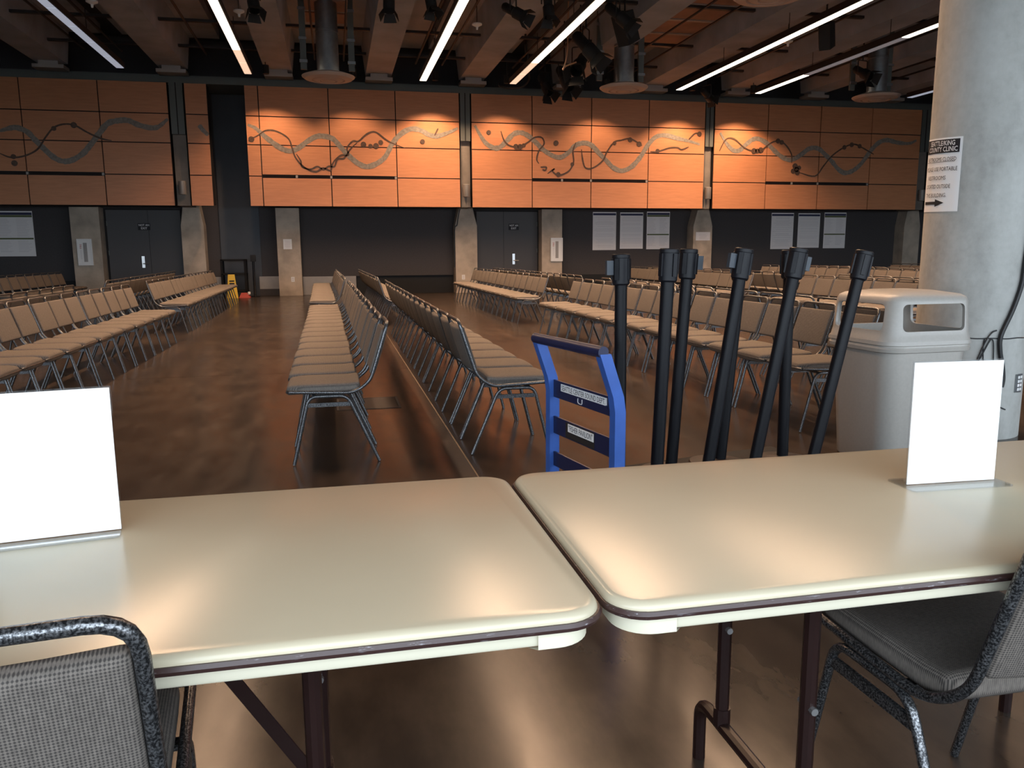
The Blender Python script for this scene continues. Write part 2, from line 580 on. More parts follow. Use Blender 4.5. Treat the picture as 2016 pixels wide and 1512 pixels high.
# vine artwork inlaid in the panels
VINES = {
 'g3': ( [(-2.24, 4.85), (-2.03, 4.76), (-1.82, 4.57), (-1.56, 4.36), (-1.33, 4.21), (-1.1, 4.16), (-0.86, 4.26), (-0.62, 4.44), (-0.38, 4.57), (-0.18, 4.59), (0.09, 4.52), (0.32, 4.27), (0.55, 4.03), (0.79, 3.84), (1.03, 3.76), (1.31, 3.85), (1.57, 4.05), (1.78, 4.42), (2.04, 4.7), (2.33, 4.85), (2.62, 4.82), (2.86, 4.7), (3.11, 4.67), (3.45, 4.78), (3.73, 4.91)] ,
   [[(-2.2, 4.46), (-1.97, 4.57), (-1.77, 4.7), (-1.54, 4.71), (-1.31, 4.62), (-1.13, 4.47), (-1.06, 4.24), (-0.99, 4.0), (-0.85, 3.81), (-0.66, 3.66), (-0.42, 3.6), (-0.22, 3.7), (-0.02, 3.63), (0.02, 3.75), (0.11, 3.91), (0.31, 4.07), (0.51, 4.07), (0.48, 4.27), (0.65, 4.47), (0.81, 4.47), (1.06, 4.68), (1.3, 4.74), (1.58, 4.55), (1.78, 4.44), (2.15, 4.3)], [(-0.95, 4.08), (-0.84, 3.89), (-0.81, 3.73), (-0.58, 3.66), (-0.38, 3.74), (-0.22, 3.66), (-0.06, 3.75), (0.1, 3.75), (0.19, 3.95), (0.39, 3.99), (0.56, 4.23), (0.77, 4.43)], [(3.03, 4.68), (3.14, 4.89)]] ,
   [(-2.16, 4.46), (0.95, 4.38), (1.15, 4.34), (1.31, 4.35), (1.45, 4.45), (2.67, 4.5)] ),
 'g4': ( [(4.24, 5.0), (4.38, 4.76), (4.55, 4.52), (4.77, 4.38), (4.98, 4.38), (5.2, 4.57), (5.42, 4.78), (5.64, 4.83), (5.86, 4.75), (6.12, 4.55), (6.34, 4.35), (6.61, 4.19), (6.88, 4.13), (7.15, 4.28), (7.38, 4.5), (7.65, 4.57), (7.88, 4.51), (8.11, 4.3), (8.38, 4.05), (8.62, 3.84), (8.9, 3.76), (9.22, 3.9), (9.5, 4.2), (9.73, 4.55), (10.0, 4.81), (10.33, 4.86), (10.72, 4.78), (11.1, 4.71), (11.49, 4.61)] ,
   [[(5.03, 4.86), (5.14, 4.57), (5.33, 4.43), (5.6, 4.42), (5.86, 4.55), (6.08, 4.7), (6.3, 4.7), (6.37, 4.52), (6.21, 4.31), (6.14, 4.06), (6.21, 3.93)], [(6.26, 3.83), (6.44, 3.83), (6.41, 3.74), (6.32, 3.76)], [(6.48, 3.64), (6.7, 3.79), (6.64, 3.71), (6.84, 3.6), (7.15, 3.72), (7.31, 3.99), (7.29, 4.33), (7.38, 4.58)], [(7.56, 4.38), (7.61, 4.04), (7.7, 3.83), (7.93, 3.83), (8.25, 4.05), (8.38, 4.31), (8.61, 4.61), (8.84, 4.68), (9.16, 4.73), (9.54, 4.54)], [(9.82, 4.36), (10.06, 4.36), (10.44, 4.48), (10.72, 4.5), (10.87, 4.44), (11.11, 4.53)], [(11.1, 4.75), (11.29, 4.93), (11.43, 4.95)]] ,
   [(5.49, 4.42), (5.62, 4.42), (5.73, 4.46), (8.63, 4.59), (9.14, 4.7), (9.44, 4.58), (10.06, 4.38), (6.82, 3.62), (7.27, 3.93), (4.66, 4.81), (6.75, 4.55), (11.46, 4.93)] ),
 'g5': ( [(12.18, 4.99), (12.39, 4.69), (12.64, 4.46), (12.87, 4.46), (13.1, 4.65), (13.33, 4.81), (13.57, 4.82), (13.87, 4.67), (14.19, 4.41), (14.5, 4.23), (14.8, 4.21), (15.1, 4.38), (15.39, 4.57), (15.7, 4.57), (15.96, 4.39), (16.22, 4.18), (16.49, 3.92), (16.75, 3.81), (17.06, 3.9), (17.36, 4.15), (17.65, 4.53), (17.95, 4.81), (18.26, 4.9), (18.65, 4.83), (19.11, 4.81), (19.39, 4.92)] ,
   [[(12.17, 4.42), (12.39, 4.79), (12.68, 4.8), (13.04, 4.54), (13.35, 4.45), (13.64, 4.48), (13.99, 4.72), (14.29, 4.78), (14.54, 4.63), (14.73, 4.37), (14.75, 4.1)], [(15.07, 3.79), (15.63, 3.69), (15.92, 4.01), (16.21, 4.34), (16.63, 4.62), (17.0, 4.74), (17.32, 4.64), (17.78, 4.43)]] ,
   [(13.38, 4.45), (13.5, 4.45), (13.62, 4.48), (14.22, 4.78), (14.36, 4.74), (14.94, 3.89), (14.88, 4.0), (15.03, 3.95), (14.82, 3.84), (14.98, 3.79), (16.66, 4.63), (16.93, 4.72), (17.23, 4.68)] ),
 'g1': ( [(-8.53, 4.52), (-8.36, 4.58), (-8.13, 4.62), (-7.88, 4.52), (-7.71, 4.32), (-7.5, 4.08), (-7.29, 3.87), (-7.07, 3.77), (-6.83, 3.81), (-6.55, 3.99), (-6.33, 4.24), (-6.1, 4.53), (-5.88, 4.78), (-5.64, 4.86), (-5.36, 4.88), (-5.1, 4.77), (-4.79, 4.7), (-4.58, 4.74), (-4.33, 4.95)] ,
   [[(-8.59, 3.95), (-8.34, 3.85), (-8.01, 3.89), (-7.67, 4.07), (-7.44, 4.39), (-7.22, 4.64), (-6.95, 4.74), (-6.69, 4.71), (-6.4, 4.54), (-6.08, 4.39), (-5.81, 4.34)]] ,
   [(-7.22, 4.62), (-6.72, 4.72), (-8.27, 3.87), (-8.26, 3.7)] ),
 'g2': ( [(-3.53, 4.81), (-3.44, 4.68), (-3.3, 4.54)] ,
   [] ,
   [] ),
}

def ribbon(pts, wd, y, t, taper=True, wob=0.0):
    P = smooth_path([(a, 0, b) for a, b in pts], 5)
    n = len(P)
    vs, fs = [], []
    for i, p in enumerate(P):
        tg = (P[min(i + 1, n - 1)] - P[max(i - 1, 0)]).normalized()
        nn = Vector((-tg.z, 0, tg.x))
        q = i / (n - 1)
        h = wd / 2 * (min(1.0, 0.45 + 6 * min(q, 1 - q)) if taper else 1) * (1 + wob * random.uniform(-1, 1))
        a, b = p + nn * h, p - nn * h
        for (v, yy) in ((a, y), (b, y), (b, y + t), (a, y + t)):
            vs.append((v.x, yy, v.z))
    for i in range(n - 1):
        for k in range(4):
            fs.append((i * 4 + k, i * 4 + (k + 1) % 4, i * 4 + 4 + (k + 1) % 4, i * 4 + 4 + k))
    fs += [(0, 1, 2, 3), (4 * n - 1, 4 * n - 2, 4 * n - 3, 4 * n - 4)]
    return MB().add(vs, fs)

for k, (thick, thins, dots) in VINES.items():
    ribbon(thick, 0.145 if k != 'g2' else 0.12, PAN_Y - 0.006, 0.005, True, 0.12).build('vine_stem', M['vine'], wall_back, 0)
    for t in thins:
        ribbon(t, 0.045, PAN_Y - 0.010, 0.009, True, 0.1).build('vine_tendril', M['vine_dark'], wall_back, 0)
    for i, (a, b) in enumerate(dots):
        r = 0.075 if k != 'g5' else 0.085
        MB().tube([(a, PAN_Y - 0.014, b), (a, PAN_Y - 0.001, b)], r * random.uniform(0.8, 1.1), 10).build('vine_berry', M['vine_dark'], wall_back)

# concrete pilasters; those under a panel gap run on up as a narrow shaft
def pilaster(x0, x1, shaft=None):
    p = B(x0, x1, PIL_Y, WALL_Y - 0.001, 0, 2.1 if shaft else 2.62).build('pilaster', M['concrete'], wall_back, 0)
    if shaft:
        a, b = shaft
        mb = MB()
        yb = WALL_Y - 0.001
        c0, hw = (x0 + x1) / 2, (b - a) / 2 + 0.03
        mb.hexa([(x0, PIL_Y, 2.1), (x1, PIL_Y, 2.1), (x1, yb, 2.1), (x0, yb, 2.1)], [(c0 - hw, PIL_Y, 2.8), (c0 + hw, PIL_Y, 2.8), (c0 + hw, yb, 2.8), (c0 - hw, yb, 2.8)])
        mb.build('pilaster_flare', M['concrete'], wall_back, 0)
        B(a, b, 24.42, PIL_Y - 0.001, 2.62, 5.92).build('pilaster_shaft', M['shaft'], wall_back, 0)
        B(a, b, 24.32, 24.42, 4.55, 5.92).build('steel_channel', M['steel_dark'], wall_back)
        B((a + b) / 2 - 0.012, (a + b) / 2 + 0.012, 24.31, 24.32, 4.55, 5.92).build('channel_joint', M['slot'], wall_back)

pilaster(-7.33, -6.56)
pilaster(-4.37, -3.74, (-4.26, -3.91))
pilaster(-1.68, -1.0)
pilaster(3.74, 4.44, (3.81, 4.10))
pilaster(6.56, 7.24)
pilaster(11.83, 12.51, (11.69, 11.95))
pilaster(19.95, 20.6, (19.58, 19.92))

# low plinths, and flat black sheets painting the dark of low recesses
B(-2.28, -1.70, WALL_Y - 0.12, WALL_Y - 0.001, 0.20, 0.58).build('plinth_panel', M['plinth'], wall_back, 0)
B(-2.28, -1.70, WALL_Y - 0.12, WALL_Y - 0.001, 0.0, 0.199).build('plinth_base', M['fabric_wall'], wall_back, 0)
B(-3.72, -3.36, WALL_Y - 0.12, WALL_Y - 0.001, 0.0, 0.58).build('plinth_panel', M['plinth'], wall_back, 0)
B(-0.99, 0.63, WALL_Y - 0.12, WALL_Y - 0.001, 0.0, 0.56).build('plinth_panel', M['plinth'], wall_back, 0)
B(0.63, 3.72, WALL_Y - 0.02, WALL_Y - 0.001, 0.0, 0.56).build('recess_dark_sheet', M['black'], wall_back, 0)
B(-0.99, 3.72, WALL_Y - 0.10, WALL_Y - 0.021, 0.56, 2.62).build('roll_shutter', M['fabric_wall'], wall_back, 0)
B(7.26, 11.8, WALL_Y - 0.02, WALL_Y - 0.001, 0.0, 0.52).build('recess_dark_sheet', M['black'], wall_back, 0)
B(12.6, 19.9, WALL_Y - 0.02, WALL_Y - 0.001, 0.0, 0.52).build('recess_dark_sheet', M['black'], wall_back, 0)
B(-12.5, -7.35, WALL_Y - 0.02, WALL_Y - 0.001, 0.0, 0.52).build('recess_dark_sheet', M['black'], wall_back, 0)

# double doors
def door(n, x0, x1, xh, xs_, flip):
    d = struct(B(x0, x1, WALL_Y - 0.07, WALL_Y - 0.001, 0, 2.60).build('door_%d' % n, M['slot']), 'dark double door marked as not an exit')
    mid = (x0 + x1) / 2 - (0.12 if n == 2 else -0.12)
    for a, b in ((x0 + 0.04, mid - 0.004), (mid + 0.004, x1 - 0.04)):
        B(a, b, WALL_Y - 0.10, WALL_Y - 0.07, 0.01, 2.56).build('door_leaf', M['door'], d, 0)
    mb = B(xh - 0.04, xh + 0.04, WALL_Y - 0.12, WALL_Y - 0.10, 0.88, 1.22)
    mb.tube([(xh, WALL_Y - 0.12, 1.0), (xh, WALL_Y - 0.17, 1.0), (xh + 0.16, WALL_Y - 0.17, 1.0)], 0.016, 8)
    tag(mb.build('door_handle', M['bolt'], d), 'bright steel lever handle')
    for z in (0.4, 1.25, 2.1):
        x = x0 + 0.05 if flip else x1 - 0.05
        B(x - 0.012, x + 0.012, WALL_Y - 0.115, WALL_Y - 0.10, z, z + 0.14).build('hinge', M['steel_dark'], d)
    pl = B(xs_ - 0.17, xs_ + 0.17, WALL_Y - 0.105, WALL_Y - 0.101, 1.98, 2.18).build('door_sign', M['ink'], d)
    y = WALL_Y - 0.108
    text('lettering', 'NOT AN', lambda a, b: (xs_ + a, y, 2.125 + b), M['white_print'], pl, height=0.062, width=0.29, bold=0.01)
    text('lettering', 'EXIT', lambda a, b: (xs_ + a, y, 2.035 + b), M['white_print'], pl, height=0.062, width=0.17, bold=0.01)

door(1, -6.52, -4.40, -5.55, -5.46, True)
door(2, 4.46, 6.55, 5.71, 5.72, False)

# ------------------------------------------------------------------ things on the rear wall
def sconce(x, what):
    t = thing('wall_sconce', 'grey cylinder wall sconce on the pilaster shaft ' + what, 'wall lamp', (x, 24.3, 2.92), 0, 'wall sconces on the pilasters')
    MB().lathe([(0.095, 0), (0.1, 0.01), (0.1, 0.36), (0.09, 0.37)], 16).build('shade', M['sconce'], t)
    B(-0.04, 0.04, 0.09, 0.12, 0.12, 0.24).build('mount', M['steel_dark'], t)

sconce(-4.08, 'above the wet floor sign')
sconce(3.955, 'beside the door near the long shutter')
sconce(11.82, 'above the pink notice')
sconce(19.75, 'by the round column')

def poster(x0, x1, z0, z1, kind, label):
    t = thing('poster', label, 'poster', ((x0 + x1) / 2, WALL_Y - 0.012, z0), 0, 'posters on the charcoal wall')
    wd, h = x1 - x0, z1 - z0
    B(-wd / 2, wd / 2, 0.0, 0.008, 0, h).build('sheet', M['paper_pink'], t, 0)
    B(-wd / 2 * 0.97, wd / 2 * 0.97, -0.002, 0.0, h * 0.915, h * 0.97).build('title_bar', M['ink_blue'], t, 0)
    lines = MB()
    def row(z, a, b, th=0.007):
        lines.box(wd * a - wd / 2, wd * b - wd / 2, -0.002, 0.0, z - th / 2, z + th / 2)
    if kind == 3:
        B(-wd / 2 * 0.97, wd / 2 * 0.97, -0.002, 0.0, h * 0.865, h * 0.912).build('subtitle_bar', M['ink_green'], t, 0)
        B(-wd / 2 * 0.95, wd / 2 * 0.95, -0.002, 0.0, h * 0.375, h * 0.41).build('section_bar', M['ink_green'], t, 0)
        for k in range(17):
            z = h * (0.83 - 0.026 * k) if k < 16 else h * 0.1
            row(z, 0.06, 0.06 + random.uniform(0.2, 0.36))
            row(z, 0.55, 0.55 + random.uniform(0.2, 0.38))
        for k in range(9):
            z = h * (0.34 - 0.028 * k)
            row(z, 0.06, 0.06 + random.uniform(0.2, 0.36))
            row(z, 0.55, 0.55 + random.uniform(0.2, 0.38))
    else:
        k, z = 0, 0.87
        while z > 0.07:
            wdd = random.uniform(0.28, 0.45) if kind == 1 else random.uniform(0.38, 0.46)
            row(h * z, 0.5 - wdd, 0.5 + wdd)
            z -= 0.027 if random.random() < 0.75 else 0.055
    lines.build('print_lines', M['ink_grey'], t, 0)

for x0, s in ((8.44, 'beside the cabinet pilaster'), (14.99, 'left of the round column')):
    where = 'beside the extinguisher cabinet' if x0 < 10 else 'near the round column'
    w_ = 0.82 if x0 < 10 else 0.86
    st = 0.96 if x0 < 10 else 1.04
    poster(x0, x0 + w_, 1.32, 2.57, 1, 'white poster of centred text under a navy title bar ' + where)
    poster(x0 + st, x0 + st + w_, 1.36, 2.56, 2, 'white poster of full-width text under a navy title ' + where)
    poster(x0 + 2 * st - 0.01, x0 + 2 * st + w_, 1.34, 2.59, 3, 'white two-column poster with an olive section bar ' + where)
poster(-9.42, -8.45, 1.24, 2.52, 3, 'lone white two-column poster with olive bars left of the extinguisher cabinet')

def cabinet(x0, label):
    t = thing('extinguisher_cabinet', label, 'cabinet', (x0 + 0.2, PIL_Y - 0.02, 0.97), 0, 'fire extinguisher cabinets on pilasters')
    mb = MB()
    for a, b, c, d in ((-0.2, 0.2, 0, 0.05), (-0.2, 0.2, 0.71, 0.75), (-0.2, -0.165, 0.05, 0.71), (0.165, 0.2, 0.05, 0.71)):
        mb.box(a, b, -0.03, 0.02, c, d)
    mb.build('frame', M['white'], t, 0)
    B(-0.165, 0.165, -0.01, 0.0, 0.05, 0.71).build('door', M['white'], t, 0)
    B(-0.04, 0.06, -0.014, -0.010, 0.10, 0.64).build('window_strip', M['plinth'], t, 0)
    x = -0.105
    text('lettering', 'FIRE', lambda a, b: (x - b, -0.013, 0.54 + a), M['ink_red'], t, width=0.13, height=0.05)
    text('lettering', 'EXTINGUISHER', lambda a, b: (x - b, -0.013, 0.31 + a), M['ink_grey'], t, width=0.26, height=0.04)

cabinet(-7.20, 'white fire extinguisher cabinet on the pilaster left of the door')
cabinet(6.85, 'silver-white fire extinguisher cabinet on the pilaster between door and posters')

def notice(x0, x1, z0, z1, label, m):
    t = thing('notice', label, 'notice', ((x0 + x1) / 2, PIL_Y - 0.006, z0))
    a, h = (x1 - x0) / 2, z1 - z0
    B(-a, a, 0, 0.005, 0, h).build('sheet', m, t, 0)
    mb = MB()
    for k in range(7):
        mb.box(-a * random.uniform(0.4, 0.8), a * random.uniform(0.3, 0.8), -0.0015, 0, h * (0.15 + 0.105 * k), h * (0.15 + 0.105 * k) + 0.008)
    mb.build('print_lines', M['ink_grey'], t, 0)

notice(-1.50, -1.25, 1.40, 1.70, 'white paper notice on the pilaster above an outlet', M['paper'])
notice(11.92, 12.44, 1.62, 1.90, 'pale pink landscape notice on the pilaster between the poster sets', M['paper_pink'])

def outlet(x, z, label):
    t = thing('wall_outlet', label, 'outlet', (x, PIL_Y - 0.012, z))
    B(-0.05, 0.05, 0, 0.011, 0, 0.15).build('cover_plate', M['white'], t)
    for k in (0.03, 0.085):
        B(-0.02, 0.02, -0.003, 0, k, k + 0.035).build('socket', M['ink_grey'], t)

outlet(-1.27, 0.42, 'white wall outlet low on the pilaster under a paper notice')
outlet(3.98, 0.42, 'white wall outlet low on the pilaster behind the chair row')
tag(MB().tube(smooth_path([(3.90, PIL_Y - 0.03, 2.62), (3.84, PIL_Y - 0.02, 2.36), (3.80, PIL_Y - 0.02, 2.12), (3.72, PIL_Y - 0.02, 1.95), (3.70, PIL_Y - 0.02, 0.8)], 5), 0.016, 6).build('wall_cable', M['cable']), 'black cable running down the pilaster edge by the shutter', 'cable')

# ------------------------------------------------------------------ ceiling services
def light_strip(x, y0, y1, label, off=(), dim=(), powered=True):
    t = thing('light_strip', label, 'ceiling light', (x, 0, 5.8), 0, 'ceiling light lines')
    wd = 0.085
    mb = MB()
    mb.box(-wd - 0.02, wd + 0.02, y0, y1, 0.06, 0.14)
    mb.box(-wd - 0.02, -wd, y0, y1, 0.012, 0.06)
    mb.box(wd, wd + 0.02, y0, y1, 0.012, 0.06)
    mb.build('housing', M['pipe'], t, 0)
    n = max(1, round((y1 - y0) / 1.25))
    d = (y1 - y0) / n
    run = []
    for i in range(n):
        a, b = y0 + i * d + 0.012, y0 + (i + 1) * d - 0.012
        k = n - 1 - i
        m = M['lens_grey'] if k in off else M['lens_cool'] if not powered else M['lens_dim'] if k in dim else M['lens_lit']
        B(-wd, wd, a, b, 0.0, 0.05).build('lens', m, t, 0)
        if powered and k not in off:
            run.append((a, b, 0.45 if k in dim else 1.0))
    for q in range(int((y1 - y0) // 3)):
        y = y0 + 1.5 + q * 3.0
        MB().tube([(0, y, 0.14), (0, y, 0.63)], 0.008, 6).build('hanger', M['pipe'], t)
    # the lamps of each lit run
    i = 0
    while i < len(run):
        j = i
        while j + 1 < len(run) and run[j + 1][0] - run[j][1] < 0.1 and run[j + 1][2] == run[i][2]:
            j += 1
        a, b, k = run[i][0], run[j][1], run[i][2]
        ld = bpy.data.lights.new('strip_lamp', 'AREA')
        ld.shape = 'RECTANGLE'
        ld.size, ld.size_y = 0.16, b - a
        ld.energy = STRIP_W * (b - a) / 19.0 * k
        ld.color = WARM
        ld.spread = math.radians(131)
        lo = bpy.data.objects.new('strip_lamp', ld)
        COL.objects.link(lo)
        lo.parent = t
        lo.location = (0, (a + b) / 2, -0.006)
        i = j + 1

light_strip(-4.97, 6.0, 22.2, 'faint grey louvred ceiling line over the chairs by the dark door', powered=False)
light_strip(-1.97, 6.0, 22.3, 'lit ceiling light line above the wide empty aisle', dim=(0, 1))
light_strip(2.50, 6.0, 22.3, 'lit ceiling light line ending by the long shutter bay', dim=())
light_strip(4.95, 6.0, 22.25, 'lit ceiling light line beside the hanging black stage lamps', dim=(0, 1))
light_strip(9.80, 6.0, 22.2, 'lit ceiling light line ending over the posters', dim=())
light_strip(12.30, 6.0, 22.25, 'ceiling light line with a faint grey middle section', off=(2, 3, 4), dim=())
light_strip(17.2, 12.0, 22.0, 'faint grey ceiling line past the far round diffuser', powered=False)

def diffuser(x, y, label, z=5.2, big=0.6):
    t = thing('air_diffuser', label, 'air vent', (x, y, z), 0, 'round air diffusers on ducts')
    k = big / 0.6
    MB().lathe([(0.0, 0.0), (0.16 * k, 0.0), (0.18 * k, 0.03), (0.20 * k, 0.0), (0.33 * k, 0.02), (0.36 * k, 0.055), (0.38 * k, 0.02), (0.54 * k, 0.045), (0.60 * k, 0.09), (0.605 * k, 0.105), (0.45 * k, 0.16), (0.27 * k, 0.2)], 40).build('diffuser_plate', M['diffuser'], t, 25)
    MB().lathe([(0.27 * k, 0.18), (0.27 * k, 0.22), (0.25 * k, 0.22), (0.25 * k, 1.05), (0.262 * k, 1.06), (0.262 * k, 1.10), (0.25 * k, 1.11), (0.25 * k, 2.15)], 28).build('duct', M['galv'], t)
    for s in (-1, 1):
        for zz in (0.45, 0.95, 1.6):
            B(s * 0.55 - 0.09, s * 0.55 + 0.09, 0.20, 0.25, zz, zz + 0.06).build('clamp', M['galv'], t, 0)
        B(s * 0.55 - 0.07, s * 0.55 + 0.07, 0.25, 0.32, 0.3, 2.1).build('hanger_strap', M['steel_dark'], t, 0)

diffuser(0.03, 19.8, 'round air diffuser on a silver duct over the middle rows')
diffuser(7.22, 19.7, 'round air diffuser on a silver duct beside the black stage lamps')
diffuser(14.3, 19.6, 'round air diffuser on a silver duct near the round column')
diffuser(6.95, 12.3, 'large pale round diffuser high over the stanchion cart')
# black pipe grids hung in the bays between beams
BAYS = [(-9.55, -7.55), (-6.75, -4.52), (-3.7, -1.75), (-0.9, 1.05), (1.87, 3.75), (4.62, 6.62), (7.55, 9.40), (10.35, 12.15), (13.1, 15.0), (15.9, 17.8)]
BAYN = ['outside the wood panels with the unlit line', 'over the unlit louvred line', 'over the wide empty aisle', 'around the duct of the middle diffuser', 'with the line ending at the shutter', 'with the stage lamp cluster and tan cable', 'with orange wood ceiling boards', 'between the posters and the wood boards', 'around the duct near the round column', 'past the diffuser near the round column']
for i, (a, b) in enumerate(BAYS):
    t = thing('pipe_grid', 'black pipe grid hung in the ceiling bay ' + BAYN[i], 'pipe grid', ((a + b) / 2, 0, 6.45), 0, 'pipe grids between beams')
    h = (b - a) / 2
    for k in (-0.33, 0.33):
        MB().tube([(k * h * 1.2, 4.0, 0.05), (k * h * 1.2, 23.5, 0.05)], 0.028, 6).build('long_pipe', M['pipe'], t)
    for y in (6.5, 9.2, 11.9, 14.6, 17.3, 20.5, 22.9):
        B(-h, h, y - 0.05, y + 0.05, 0.08, 0.14).build('cross_bar', M['pipe'], t, 0)
for (a, b) in ((7.75, 9.3),):
    for y in (12.0, 13.2, 14.4, 15.6, 16.8, 18.0, 19.2, 20.4):
        B(a, b, y, y + 1.02, 6.80, 6.83).build('ceiling_board', M['ceiling_wood'], ceiling, 0)
        B(a, b, y + 1.04, y + 1.16, 6.78, 6.84).build('ceiling_batten', M['bracket'], ceiling, 0)
for y in (17.6, 18.6, 19.6, 20.6):
    B(-0.45, 0.5, y, y + 0.8, 6.9, 6.93).build('ceiling_board', M['ceiling_wood'], ceiling, 0)

# stage lamps and loudspeakers
def hang(loc):
    return 6.318 if min(abs(loc[0] - b) for b in BEAMS) < 0.38 else 7.149 if min(abs(loc[0] - b) for b in BEAMS) < 1.25 else 7.399

def stage_lamp(loc, rz, tilt, label, s=1.0, drop=0.5):
    t = thing('stage_lamp', label, 'stage lamp', loc, rz, 'black stage lamps under the ceiling')
    R_ = Matrix.Rotation(tilt, 3, 'X')
    bar = MB().lathe([(0.0, -0.30), (0.07, -0.30), (0.10, -0.25), (0.10, 0.02), (0.13, 0.05), (0.13, 0.30), (0.115, 0.30), (0.11, 0.06), (0.0, 0.05)], 16)
    bar.xf(lambda p: R_ @ (p * s)).build('barrel', M['black'], t)
    dd = MB()
    for k in range(4):
        a = math.pi / 2 * k
        c, sn = math.cos(a), math.sin(a)
        q = [(0.11, -0.11, 0.30), (0.11, 0.11, 0.30), (0.20, 0.15, 0.46), (0.20, -0.15, 0.46)]
        q2 = [(x + 0.008, y, z) for x, y, z in q]
        dd.hexa([(c * x - sn * y, sn * x + c * y, z) for x, y, z in q], [(c * x - sn * y, sn * x + c * y, z) for x, y, z in q2])
    dd.xf(lambda p: R_ @ (p * s)).build('barn_door', M['black'], t, 0)
    yk = MB().tube(fillet([(-0.16 * s, 0, 0), (-0.16 * s, 0, 0.3 * s), (0.16 * s, 0, 0.3 * s), (0.16 * s, 0, 0)], 0.04), 0.014, 6)
    yk.tube([(0, 0, 0.3 * s), (0, 0, max(0.3 * s + 0.02, hang(loc) - loc[2]))], 0.018, 6)
    yk.build('yoke', M['black'], t)

DN = math.pi
for loc, rz, tl, lb, s, dr in [
    ((-1.30, 16.5, 5.95), 0.3, 2.6, 'black stage lamp hanging below the beam above the empty aisle', 0.85, 0),
    ((1.20, 16.1, 6.0), -0.2, 2.9, 'black stage lamp hanging near the beam over the middle rows', 0.85, 0),
    ((1.95, 15.9, 6.0), 0.4, 2.8, 'black stage lamp between the beam and a lit line', 0.8, 0),
    ((3.60, 16.1, 5.90), 0.9, 2.1, 'black stage lamp with bright clamp beside the lit line', 0.85, 0),
    ((4.25, 15.9, 6.0), 0.1, 2.9, 'black stage lamp with square front above the blue cart', 0.85, 0),
    ((5.75, 16.1, 5.95), 1.0, 2.3, 'black stage lamp with open barn doors near the lit line', 1.0, 0),
    ((5.75, 18.2, 5.85), 0.9, 2.4, 'black stage lamp hung low in the cable cluster', 1.3, 0),
    ((6.05, 19.6, 5.80), -0.6, 2.2, 'black stage lamp at the far end of the cable cluster', 1.3, 0),
    ((6.05, 21.0, 5.75), 0.4, 2.5, 'black stage lamp between the cable cluster and the wood panels', 1.2, 0),
    ((5.95, 22.6, 5.90), 0.4, 2.5, 'black stage lamp just in front of the wood panels', 1.1, 0),
    ((11.0, 22.9, 5.85), 2.2, 1.9, 'black stage lamp with pale lens over the pilaster with the pink notice', 0.9, 0),
    ((13.7, 19.4, 5.85), 0.2, 2.1, 'black stage lamp next to the diffuser by the round column', 1.0, 0),
]:
    stage_lamp(loc, rz, tl, lb, s, dr)

def speaker(loc, rz, tilt, label, s=1.0):
    t = thing('loudspeaker', label, 'loudspeaker', loc, rz, 'black loudspeakers hung under the ceiling')
    R_ = Matrix.Rotation(tilt, 3, 'X')
    mb = MB().hexa([(-0.2, -0.16, -0.3), (0.2, -0.16, -0.3), (0.13, 0.18, -0.3), (-0.13, 0.18, -0.3)], [(-0.2, -0.16, 0.3), (0.2, -0.16, 0.3), (0.13, 0.18, 0.3), (-0.13, 0.18, 0.3)])
    mb.xf(lambda p: R_ @ (p * s)).build('cabinet', M['black'], t, 0)
    B(-0.18, 0.18, -0.175, -0.16, -0.28, 0.28).xf(lambda p: R_ @ (p * s)).build('grille', M['steel_dark'], t, 0)
    MB().tube([(0, 0, 0.2 * s), (0, 0, hang(loc) - loc[2])], 0.02, 6).build('bracket', M['black'], t)

speaker((6.3, 17.2, 6.0), 2.2, -0.5, 'black loudspeaker with pale edge above the round diffuser', 1.05)
speaker((10.95, 16.9, 6.0), 2.4, -0.45, 'black loudspeaker hung between the two long lit lines', 0.9)

def sprinkler(loc, label):
    t = thing('ceiling_sensor', label, 'sensor', loc, 0, 'small white ceiling sensors')
    MB().lathe([(0.0, 0), (0.02, 0), (0.03, 0.06), (0.11, 0.10), (0.11, 0.125), (0.0, 0.135)], 16).build('cap', M['white'], t)
    MB().tube([(0, 0, 0.13), (0, 0, 1.0)], 0.01, 6).build('stem', M['pipe'], t)

for loc, lb in [((-1.69, 17.9, 6.0), 'small white ceiling sensor beside the lit line over the empty aisle'),
                ((3.2, 17.9, 6.0), 'small white ceiling sensor between the two middle lit lines'),
                ((-4.40, 17.8, 6.0), 'small white ceiling sensor beside the unlit louvred line'),
                ((10.62, 17.9, 6.0), 'small white ceiling sensor under the lit line by the posters')]:
    sprinkler(loc, lb)

tag(MB().tube(smooth_path([(5.57, 19.0, 7.1), (5.56, 19.0, 6.4), (5.55, 19.0, 5.96), (5.51, 19.0, 5.70), (5.44, 19.0, 5.50), (5.49, 19.0, 5.57), (5.59, 19.0, 5.62), (5.77, 19.0, 5.69)], 5), 0.018, 6).build('hanging_cable', M['cable_tan']), 'tan loose cable dangling among the black stage lamps', 'cable')
tag(MB().tube(smooth_path([(5.3, 22.2, 7.1), (5.4, 22.3, 6.3), (5.45, 22.5, 5.95), (5.2, 22.7, 5.80), (4.75, 22.8, 5.83), (4.7, 22.9, 5.95)], 5), 0.028, 6).build('hanging_cable', M['cable']), 'thick black cable loop hanging above the wood panels', 'cable')

